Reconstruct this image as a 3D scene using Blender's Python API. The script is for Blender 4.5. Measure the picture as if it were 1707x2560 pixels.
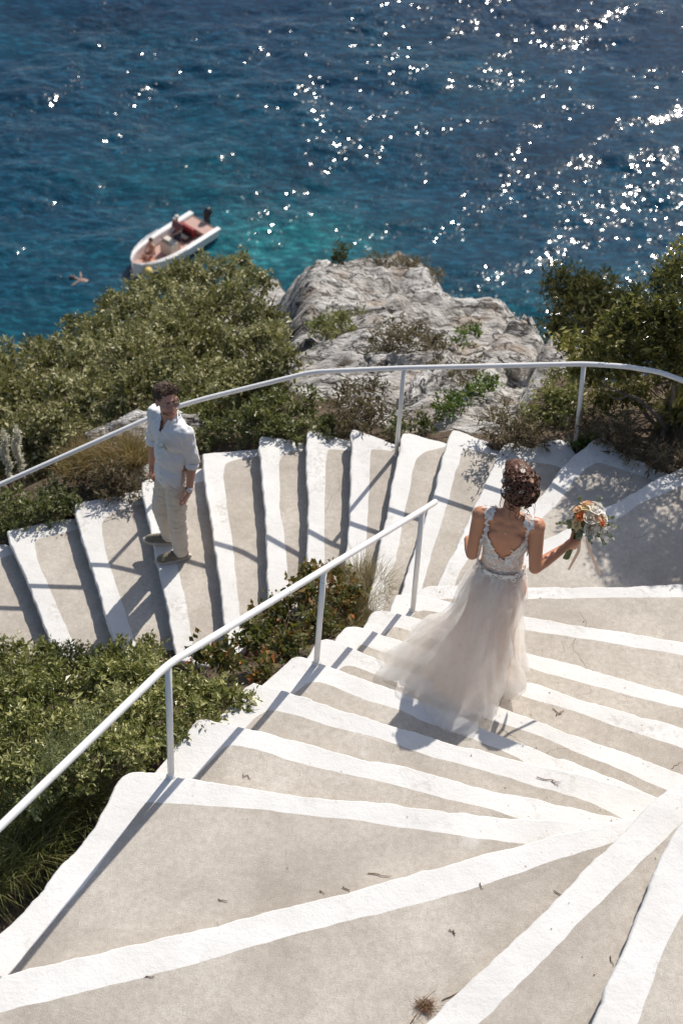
import bpy, bmesh, math, random
import numpy as np
from mathutils import Vector, Matrix, noise, geometry
# ---------------------------------------------------------------- clean start
for o in list(bpy.data.objects): bpy.data.objects.remove(o, do_unlink=True)
S=bpy.context.scene; COL=S.collection
R=math.radians
# ---------------------------------------------------------------- camera
CAM_H=7.3492; PITCH=R(46.0934); ROLL=R(3.7118)
cd=bpy.data.cameras.new('camera'); cam=bpy.data.objects.new('camera',cd); COL.objects.link(cam)
fw=Vector((0,math.cos(PITCH),-math.sin(PITCH))); up0=Vector((0,math.sin(PITCH),math.cos(PITCH))); rt0=Vector((1,0,0))
rt=rt0*math.cos(ROLL)+up0*math.sin(ROLL); up=-rt0*math.sin(ROLL)+up0*math.cos(ROLL)
m=Matrix.Identity(4)
for i in range(3): m[i][0]=rt[i]; m[i][1]=up[i]; m[i][2]=-fw[i]
m[2][3]=CAM_H
cam.matrix_world=m
cd.sensor_fit='VERTICAL'; cd.sensor_height=36; cd.sensor_width=24; cd.lens=60; cd.clip_start=.1; cd.clip_end=6000
cd.dof.use_dof=True; cd.dof.focus_distance=9.6; cd.dof.aperture_fstop=3.5
S.camera=cam
# ---------------------------------------------------------------- light
SUN_EL,SUN_AZ=47.0,27.5
w=bpy.data.worlds.new('World'); S.world=w; w.use_nodes=True
nt=w.node_tree; nt.nodes.clear()
sky=nt.nodes.new('ShaderNodeTexSky'); sky.sky_type='NISHITA'; sky.sun_disc=False
sky.sun_elevation=R(SUN_EL); sky.sun_rotation=R(SUN_AZ); sky.altitude=50; sky.dust_density=1.6; sky.ozone_density=.6
bg=nt.nodes.new('ShaderNodeBackground'); bg.inputs[1].default_value=.105
wo=nt.nodes.new('ShaderNodeOutputWorld'); nt.links.new(sky.outputs[0],bg.inputs[0]); nt.links.new(bg.outputs[0],wo.inputs[0])
sd=bpy.data.lights.new('sun','SUN'); sd.energy=4.3; sd.angle=R(.53); sd.color=(1,.94,.855)
sun=bpy.data.objects.new('sun',sd); COL.objects.link(sun)
SUNV=Vector((math.sin(R(SUN_AZ))*math.cos(R(SUN_EL)),math.cos(R(SUN_AZ))*math.cos(R(SUN_EL)),math.sin(R(SUN_EL))))
sun.rotation_euler=SUNV.to_track_quat('Z','Y').to_euler(); sun.location=SUNV*60
S.view_settings.view_transform='Standard'; S.view_settings.look='None'; S.view_settings.gamma=1; S.view_settings.exposure=.11
S.render.engine='CYCLES'; S.cycles.transparent_max_bounces=24; S.cycles.max_bounces=8
RISER=.143988; SEA=-38.0; SEAG=.088
# ---------------------------------------------------------------- helpers
def tag(o,label=None,cat=None,group=None,kind=None):
    if label: o['label']=label
    if cat: o['category']=cat
    if group: o['group']=group
    if kind: o['kind']=kind
    return o
def empty(name,loc=(0,0,0)):
    o=bpy.data.objects.new(name,None); COL.objects.link(o); o.location=loc; o.empty_display_size=.2; return o
def link(name,me,mats,parent=None,smooth=True):
    o=bpy.data.objects.new(name,me); COL.objects.link(o)
    for m_ in (mats if isinstance(mats,(list,tuple)) else [mats]): me.materials.append(m_)
    if smooth is not None: me.polygons.foreach_set('use_smooth',[smooth]*len(me.polygons))
    if parent:
        o.parent=parent; o.matrix_parent_inverse=Matrix.Translation(-Vector(parent.location)) if parent.type=='EMPTY' else Matrix.Identity(4)
    return o
def obj(name,V,F,mats,parent=None,smooth=True,tint=None,mi=None):
    me=bpy.data.meshes.new(name)
    if isinstance(F,np.ndarray):
        V=np.asarray(V,dtype=np.float32); n,k=F.shape
        me.vertices.add(len(V)); me.vertices.foreach_set('co',V.ravel())
        me.loops.add(n*k); me.loops.foreach_set('vertex_index',F.ravel().astype(np.int32))
        me.polygons.add(n); me.polygons.foreach_set('loop_start',np.arange(0,n*k,k,dtype=np.int32)); me.polygons.foreach_set('loop_total',np.full(n,k,dtype=np.int32))
        me.update(calc_edges=True)
    else:
        me.from_pydata([tuple(v) for v in V],[],F); me.update()
    if tint is not None:
        a=me.attributes.new('tint','FLOAT','POINT'); a.data.foreach_set('value',np.asarray(tint,dtype=np.float32))
    o=link(name,me,mats,parent,smooth)
    if mi is not None: me.polygons.foreach_set('material_index',np.asarray(mi,dtype=np.int32))
    return o
class MB:
    """collects tubes, boxes and sheets for one mesh"""
    def __init__(s): s.V=[];s.F=[];s.T=[]
    def add(s,V,F,t=0.):
        n=len(s.V); s.V+= [tuple(v) for v in V]; s.F+=[tuple(i+n for i in f) for f in F]; s.T+=[t]*len(V)
    def tube(s,P,r,seg=8,caps=True,t=0.):
        P=[Vector(p) for p in P]; n=len(P); rr=list(r) if hasattr(r,'__len__') else [r]*n
        V=[];F=[]; ref=None
        for i,p in enumerate(P):
            d=(P[min(i+1,n-1)]-P[max(i-1,0)]); d=d.normalized() if d.length>1e-9 else Vector((0,0,1))
            if ref is None: ref=d.orthogonal().normalized()
            ref=(ref-d*ref.dot(d)); ref=ref.normalized() if ref.length>1e-6 else d.orthogonal().normalized()
            b=d.cross(ref)
            for k in range(seg):
                a=2*math.pi*k/seg; V.append(p+(ref*math.cos(a)+b*math.sin(a))*rr[i])
        for i in range(n-1):
            for k in range(seg):
                k2=(k+1)%seg; F.append((i*seg+k,i*seg+k2,(i+1)*seg+k2,(i+1)*seg+k))
        if caps: F.append(tuple(range(seg))[::-1]); F.append(tuple(range((n-1)*seg,n*seg)))
        s.add(V,F,t)
    def box(s,c,h,rot=None,t=0.):
        V=[Vector((x*h[0],y*h[1],z*h[2])) for x in(-1,1) for y in(-1,1) for z in(-1,1)]
        if rot is not None: V=[rot@v for v in V]
        c=Vector(c); s.add([v+c for v in V],[(0,1,3,2),(4,6,7,5),(0,4,5,1),(2,3,7,6),(0,2,6,4),(1,5,7,3)],t)
    def ell(s,c,r,rot=None,sub=2,t=0.):
        bm=bmesh.new(); bmesh.ops.create_icosphere(bm,subdivisions=sub,radius=1)
        V=[Vector((v.co.x*r[0],v.co.y*r[1],v.co.z*r[2])) for v in bm.verts]; F=[tuple(v.index for v in f.verts) for f in bm.faces]; bm.free()
        if rot is not None: V=[rot@v for v in V]
        c=Vector(c); s.add([v+c for v in V],F,t)
    def cap(s,a,b,ra,rb,seg=16):
        a=Vector(a);b=Vector(b); d=b-a; L=d.length; d=d/L if L>1e-9 else Vector((0,0,1))
        P=[];rr=[]
        for i in range(5):
            u=math.pi/2*(1-i/4); P.append(a-d*ra*math.sin(u)); rr.append(max(ra*math.cos(u),ra*.02))
        for i in range(1,6):
            u=math.pi/2*(i/5) if i else 0
            if i==1: P.append(b.copy()); rr.append(rb)
            P.append(b+d*rb*math.sin(u)); rr.append(max(rb*math.cos(u),rb*.02))
        s.tube(P,rr,seg)
    def build(s,name,mats,parent=None,smooth=True,tint=False):
        return obj(name,s.V,s.F,mats,parent,smooth,s.T if tint else None)
def chaikin(P,n=1,closed=False):
    P=[tuple(p) for p in P]
    for _ in range(n):
        Q=[P[0]]
        for a,b in zip(P[:-1],P[1:]):
            Q.append(tuple(.75*u+.25*v for u,v in zip(a,b))); Q.append(tuple(.25*u+.75*v for u,v in zip(a,b)))
        Q.append(P[-1]); P=Q
    return P
def resample(P,step):
    out=[P[0]]
    for a,b in zip(P[:-1],P[1:]):
        L=math.dist(a,b); n=max(1,int(round(L/step)))
        for i in range(1,n+1): out.append(tuple(u+(v-u)*i/n for u,v in zip(a,b)))
    return out
# ---------------------------------------------------------------- materials
class Mat:
    def __init__(s,name):
        s.m=bpy.data.materials.new(name); s.m.use_nodes=True; s.nt=s.m.node_tree; s.nt.nodes.clear()
        s.out=s.n('ShaderNodeOutputMaterial'); s._tc=None
    def n(s,t,**k):
        x=s.nt.nodes.new(t)
        for a,b in k.items(): setattr(x,a,b)
        return x
    def l(s,a,b): s.nt.links.new(a,b)
    @property
    def co(s):
        if s._tc is None: s._tc=s.n('ShaderNodeTexCoord').outputs['Object']
        return s._tc
    def mapd(s,scale,rot=(0,0,0)):
        m_=s.n('ShaderNodeMapping'); m_.inputs['Scale'].default_value=scale; m_.inputs['Rotation'].default_value=rot; s.l(s.co,m_.inputs[0]); return m_.outputs[0]
    def noise(s,scale,detail=4,rough=.55,vec=None,dist=0.):
        x=s.n('ShaderNodeTexNoise'); x.inputs['Scale'].default_value=scale; x.inputs['Detail'].default_value=detail; x.inputs['Roughness'].default_value=rough; x.inputs['Distortion'].default_value=dist
        s.l(vec if vec is not None else s.co,x.inputs['Vector']); return x.outputs['Fac']
    def ramp(s,fac,stops,interp='LINEAR'):
        x=s.n('ShaderNodeValToRGB'); x.color_ramp.interpolation=interp; e=x.color_ramp.elements
        while len(e)<len(stops): e.new(.5)
        for i,(p,c) in enumerate(stops):
            e[i].position=p; e[i].color=(c,c,c,1) if not hasattr(c,'__len__') else (*c,1)
        s.l(fac,x.inputs[0]); return x.outputs[0]
    def mix(s,f,a,b,mode='MIX'):
        x=s.n('ShaderNodeMix',data_type='RGBA',blend_type=mode)
        for sock,v in ((x.inputs[0],f),(x.inputs[6],a),(x.inputs[7],b)):
            if hasattr(v,'is_linked'): s.l(v,sock)
            elif hasattr(v,'__len__'): sock.default_value=(*v,1)
            else: sock.default_value=v
        return x.outputs[2]
    def math(s,op,a,b=0.,clamp=False):
        x=s.n('ShaderNodeMath',operation=op,use_clamp=clamp)
        for i,v in enumerate((a,b)):
            if hasattr(v,'is_linked'): s.l(v,x.inputs[i])
            else: x.inputs[i].default_value=v
        return x.outputs[0]
    def bump(s,h,strength,dist,normal=None):
        x=s.n('ShaderNodeBump'); x.inputs['Strength'].default_value=strength; x.inputs['Distance'].default_value=dist; s.l(h,x.inputs['Height'])
        if normal is not None: s.l(normal,x.inputs['Normal'])
        return x.outputs[0]
    def attr(s,name): x=s.n('ShaderNodeAttribute'); x.attribute_name=name; return x
    def bsdf(s,color,rough=.6,spec=.5,normal=None,**k):
        b=s.n('ShaderNodeBsdfPrincipled')
        for nm,v in (('Base Color',color),('Roughness',rough),('Specular IOR Level',spec)):
            if hasattr(v,'is_linked'): s.l(v,b.inputs[nm])
            elif hasattr(v,'__len__'): b.inputs[nm].default_value=(*v,1)
            else: b.inputs[nm].default_value=v
        for nm,v in k.items(): b.inputs[nm.replace('_',' ')].default_value=v
        if normal is not None: s.l(normal,b.inputs['Normal'])
        return b.outputs[0]
    def surf(s,x): s.l(x,s.out.inputs[0]); return s.m
def simple(name,c,rough=.6,spec=.4,nscale=None,namp=.12,bump=0.,**k):
    M=Mat(name)
    if nscale:
        f=M.noise(nscale,4); col=M.mix(f,[max(0,v*(1-namp*2)) for v in c],[min(1,v*(1+namp)) for v in c]); nr=M.bump(f,bump,.01) if bump else None
    else: col=c; nr=None
    return M.surf(M.bsdf(col,rough,spec,nr,**k))
def make_paint():
    M=Mat('white_lime_paint')
    base=M.mix(M.ramp(M.noise(3.,5),[(.35,0.),(.7,1.)]),(.655,.64,.615),(.745,.735,.71))
    sp=M.ramp(M.noise(34,3,.6),[(.685,0.),(.72,1.)]); base=M.mix(M.math('MULTIPLY',sp,.6),base,(.42,.39,.35))
    scuff=M.math('MULTIPLY',M.ramp(M.noise(2.1,6,.65),[(.53,0.),(.64,1.)]),M.ramp(M.noise(26,4,.7),[(.45,0.),(.62,1.)]))
    base=M.mix(M.math('MULTIPLY',scuff,.75),base,(.50,.47,.43))
    h=M.math('ADD',M.math('MULTIPLY',M.noise(14,5,.6),1.),M.math('MULTIPLY',M.noise(85,3),.35))
    st=M.noise(9,3,.5,M.mapd((1,6,1),(0,0,.35))); h=M.math('ADD',h,M.math('MULTIPLY',st,.15))
    return M.surf(M.bsdf(base,.85,.2,M.bump(h,.55,.010)))
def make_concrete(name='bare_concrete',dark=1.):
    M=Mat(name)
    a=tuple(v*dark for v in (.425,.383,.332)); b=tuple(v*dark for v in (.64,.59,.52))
    col=M.mix(M.ramp(M.noise(1.3,8,.68,None,.4),[(.34,0.),(.62,1.)]),a,b)
    col=M.mix(M.ramp(M.noise(30,4,.7),[(.3,.45),(.65,0.)]),col,tuple(v*dark for v in (.32,.27,.215)))
    col=M.mix(M.math('MULTIPLY',M.ramp(M.noise(190,2,.5),[(.56,0.),(.72,1.)]),.5),col,tuple(v*dark for v in (.27,.24,.21)))
    col=M.mix(M.math('MULTIPLY',M.ramp(M.noise(150,2,.5,M.mapd((1,1,1),(0,0,1.))),[(.60,0.),(.75,1.)]),.4),col,(.74,.70,.64))
    # limewash spatters
    col=M.mix(M.math('MULTIPLY',M.ramp(M.noise(2.6,5,.55,M.mapd((1,1,1),(.3,.2,2.))),[(.66,0.),(.74,1.)]),.45),col,(.78,.76,.73))
    # broom scratches and cracks
    sc=M.ramp(M.noise(60,3,.6,M.mapd((1,.12,1),(0,0,.5)),1.5),[(.64,0.),(.70,1.)])
    col=M.mix(M.math('MULTIPLY',sc,.35),col,(.25,.21,.17))
    wv=M.n('ShaderNodeTexVoronoi',feature='DISTANCE_TO_EDGE'); wv.inputs['Scale'].default_value=.95
    vv=M.n('ShaderNodeVectorMath',operation='ADD'); ns=M.n('ShaderNodeTexNoise'); ns.inputs['Scale'].default_value=3.2; ns.inputs['Detail'].default_value=7; M.l(M.co,ns.inputs['Vector'])
    vs=M.n('ShaderNodeVectorMath',operation='SCALE'); vs.inputs['Scale'].default_value=.35; M.l(ns.outputs['Color'],vs.inputs[0]); M.l(M.co,vv.inputs[0]); M.l(vs.outputs[0],vv.inputs[1]); M.l(vv.outputs[0],wv.inputs['Vector'])
    cr=M.math('MULTIPLY',M.ramp(wv.outputs['Distance'],[(0.,1.),(.0042,0.)]),M.ramp(M.noise(.9,3),[(.58,0.),(.66,1.)]))
    col=M.mix(M.math('MULTIPLY',cr,.6),col,(.20,.17,.14))
    h=M.math('ADD',M.math('MULTIPLY',M.noise(170,3,.75),1.5),M.math('MULTIPLY',M.noise(24,5,.6),.9)); h=M.math('SUBTRACT',h,M.math('MULTIPLY',cr,1.2))
    return M.surf(M.bsdf(col,.92,.15,M.bump(h,.6,.006)))
def leaf_mat(name,c1,c2,c3,trans=.35,rough=.42,spec=.45):
    """leaf colour by clump and leaf (three colours through the 'tint' value), light shining through"""
    M=Mat(name); t=M.attr('tint').outputs['Fac']
    x=M.n('ShaderNodeValToRGB'); e=x.color_ramp.elements; e.new(.5)
    for i,(p,c) in enumerate(((0.,c1),(.5,c2),(1.,c3))): e[i].position=p; e[i].color=(*c,1)
    M.l(t,x.inputs[0]); c=x.outputs[0]
    b=M.bsdf(c,rough,spec); tr=M.n('ShaderNodeBsdfTranslucent'); M.l(M.mix(.5,c,(.30,.34,.05),'MIX'),tr.inputs[0])
    mx=M.n('ShaderNodeMixShader'); mx.inputs[0].default_value=trans; M.l(b,mx.inputs[1]); M.l(tr.outputs[0],mx.inputs[2])
    return M.surf(mx.outputs[0])
def make_water():
    M=Mat('sea_water')
    sx=M.n('ShaderNodeSeparateXYZ'); M.l(M.co,sx.inputs[0]); X,Y=sx.outputs[0],sx.outputs[1]
    big=M.noise(.055,4,.5,M.mapd((1,1.7,1),(0,0,.3)))
    # distance from shore: teal shallows near the rocks, deep blue outside (y 50..140 m)
    yy=M.math('ADD',M.math('MULTIPLY',M.math('SUBTRACT',Y,52.),1/45.),M.math('MULTIPLY',M.math('SUBTRACT',big,.5),1.5))
    deep=M.ramp(yy,[(.0,(.004,.060,.088)),(.28,(.004,.045,.080)),(.62,(.004,.032,.068)),(1.,(.004,.024,.056))])
    # pale sandy patch by the boat
    dx=M.math('MULTIPLY',M.math('SUBTRACT',X,-3.2),1/6.); dy=M.math('MULTIPLY',M.math('SUBTRACT',Y,59.2),1/3.4)
    d=M.math('SQRT',M.math('ADD',M.math('MULTIPLY',dx,dx),M.math('MULTIPLY',dy,dy)))
    d=M.math('ADD',d,M.math('MULTIPLY',M.math('SUBTRACT',M.noise(.25,4),.5),.9))
    col=M.mix(M.ramp(d,[(.2,.6),(1.1,0.)]),deep,(.014,.150,.165))
    # weed beds
    wd=M.ramp(M.noise(.13,5,.6,M.mapd((1,1.6,1),(0,0,-.4))),[(.52,0.),(.66,.6)]); col=M.mix(wd,col,(.005,.022,.045))
    sky_streak=M.ramp(M.noise(1.5,6,.62,M.mapd((1,2.6,1),(0,0,R(-16))),.6),[(.36,.0),(.52,.28),(.66,1.)]); col=M.mix(1.,col,M.mix(sky_streak,(.52,.54,.60),(2.1,1.9,1.75)),'MULTIPLY')  # sky reflection on wave slopes painted as lighter and darker streaks
    v1=M.mapd((1,1.9,1),(0,0,R(-24)))
    h=M.math('ADD',M.math('MULTIPLY',M.noise(.42,3,.5,v1,.4),1.9),M.math('MULTIPLY',M.noise(1.35,4,.55,v1,.5),.62))
    h=M.math('ADD',h,M.math('MULTIPLY',M.noise(4.2,4,.6,M.mapd((1,1.5,1),(0,0,R(10)))),.34))
    nr=M.bump(h,1.,.012)
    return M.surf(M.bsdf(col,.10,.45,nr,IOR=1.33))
def make_rock():
    M=Mat('limestone'); rk=M.attr('rock').outputs['Fac']
    v=M.mapd((1,2.6,1.6),(0,0,R(18)))
    n1=M.noise(1.6,7,.62,v); n2=M.noise(6.5,6,.7,v)
    g=M.mix(M.ramp(n1,[(.32,0.),(.62,1.)]),(.36,.335,.305),(.76,.735,.695))
    g=M.mix(M.ramp(n2,[(.36,.9),(.50,0.)]),g,(.10,.09,.08)); g=M.mix(M.ramp(M.noise(2.6,6,.6,M.mapd((1,3.4,1.5),(0,0,R(24))),.8),[(.36,.85),(.46,0.)]),g,(.085,.078,.07))
    g=M.mix(M.math('MULTIPLY',M.ramp(M.noise(1.1,5),[(.56,0.),(.68,1.)]),.5),g,(.40,.27,.17))
    vc=M.n('ShaderNodeTexVoronoi',feature='DISTANCE_TO_EDGE'); vc.inputs['Scale'].default_value=1.25; va=M.n('ShaderNodeVectorMath',operation='ADD'); vn=M.n('ShaderNodeTexNoise'); vn.inputs['Scale'].default_value=2.2; vn.inputs['Detail'].default_value=5; M.l(v,vn.inputs['Vector']); M.l(v,va.inputs[0]); M.l(vn.outputs['Color'],va.inputs[1]); M.l(va.outputs[0],vc.inputs['Vector']); crk=M.ramp(vc.outputs['Distance'],[(0.,1.),(.045,0.)])
    g=M.mix(M.math('MULTIPLY',crk,.85),g,(.07,.06,.05))
    soil=M.mix(M.noise(9,5,.7),(.085,.06,.04),(.24,.18,.125))
    col=M.mix(M.ramp(M.math('ADD',rk,M.math('MULTIPLY',M.math('SUBTRACT',M.noise(5,5,.6),.5),.5)),[(.42,0.),(.55,1.)]),soil,g)
    h=M.math('ADD',M.math('SUBTRACT',M.math('MULTIPLY',n1,1.2),M.math('MULTIPLY',crk,.35)),M.math('ADD',M.math('MULTIPLY',n2,.7),M.math('MULTIPLY',M.noise(32,4),.15)))
    return M.surf(M.bsdf(col,.9,.2,M.bump(h,1.,.11)))
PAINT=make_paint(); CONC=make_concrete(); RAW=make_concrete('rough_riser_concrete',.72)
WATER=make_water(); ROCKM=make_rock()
def make_rail():
    M=Mat('white_rail_paint'); col=M.mix(M.noise(18,4),(.74,.735,.72),(.82,.815,.80)); col=M.mix(M.ramp(M.noise(46,5,.65),[(.665,0.),(.70,.85)]),col,(.30,.16,.09))
    return M.surf(M.bsdf(col,.34,.45,M.bump(M.noise(60,3),.2,.002)))
RAIL=make_rail()
STEM=simple('bark',(.16,.115,.08),.9,.2,30,.3,.5)
STEMG=simple('grey_twig',(.30,.25,.20),.9,.2,30,.3,.5)
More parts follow.
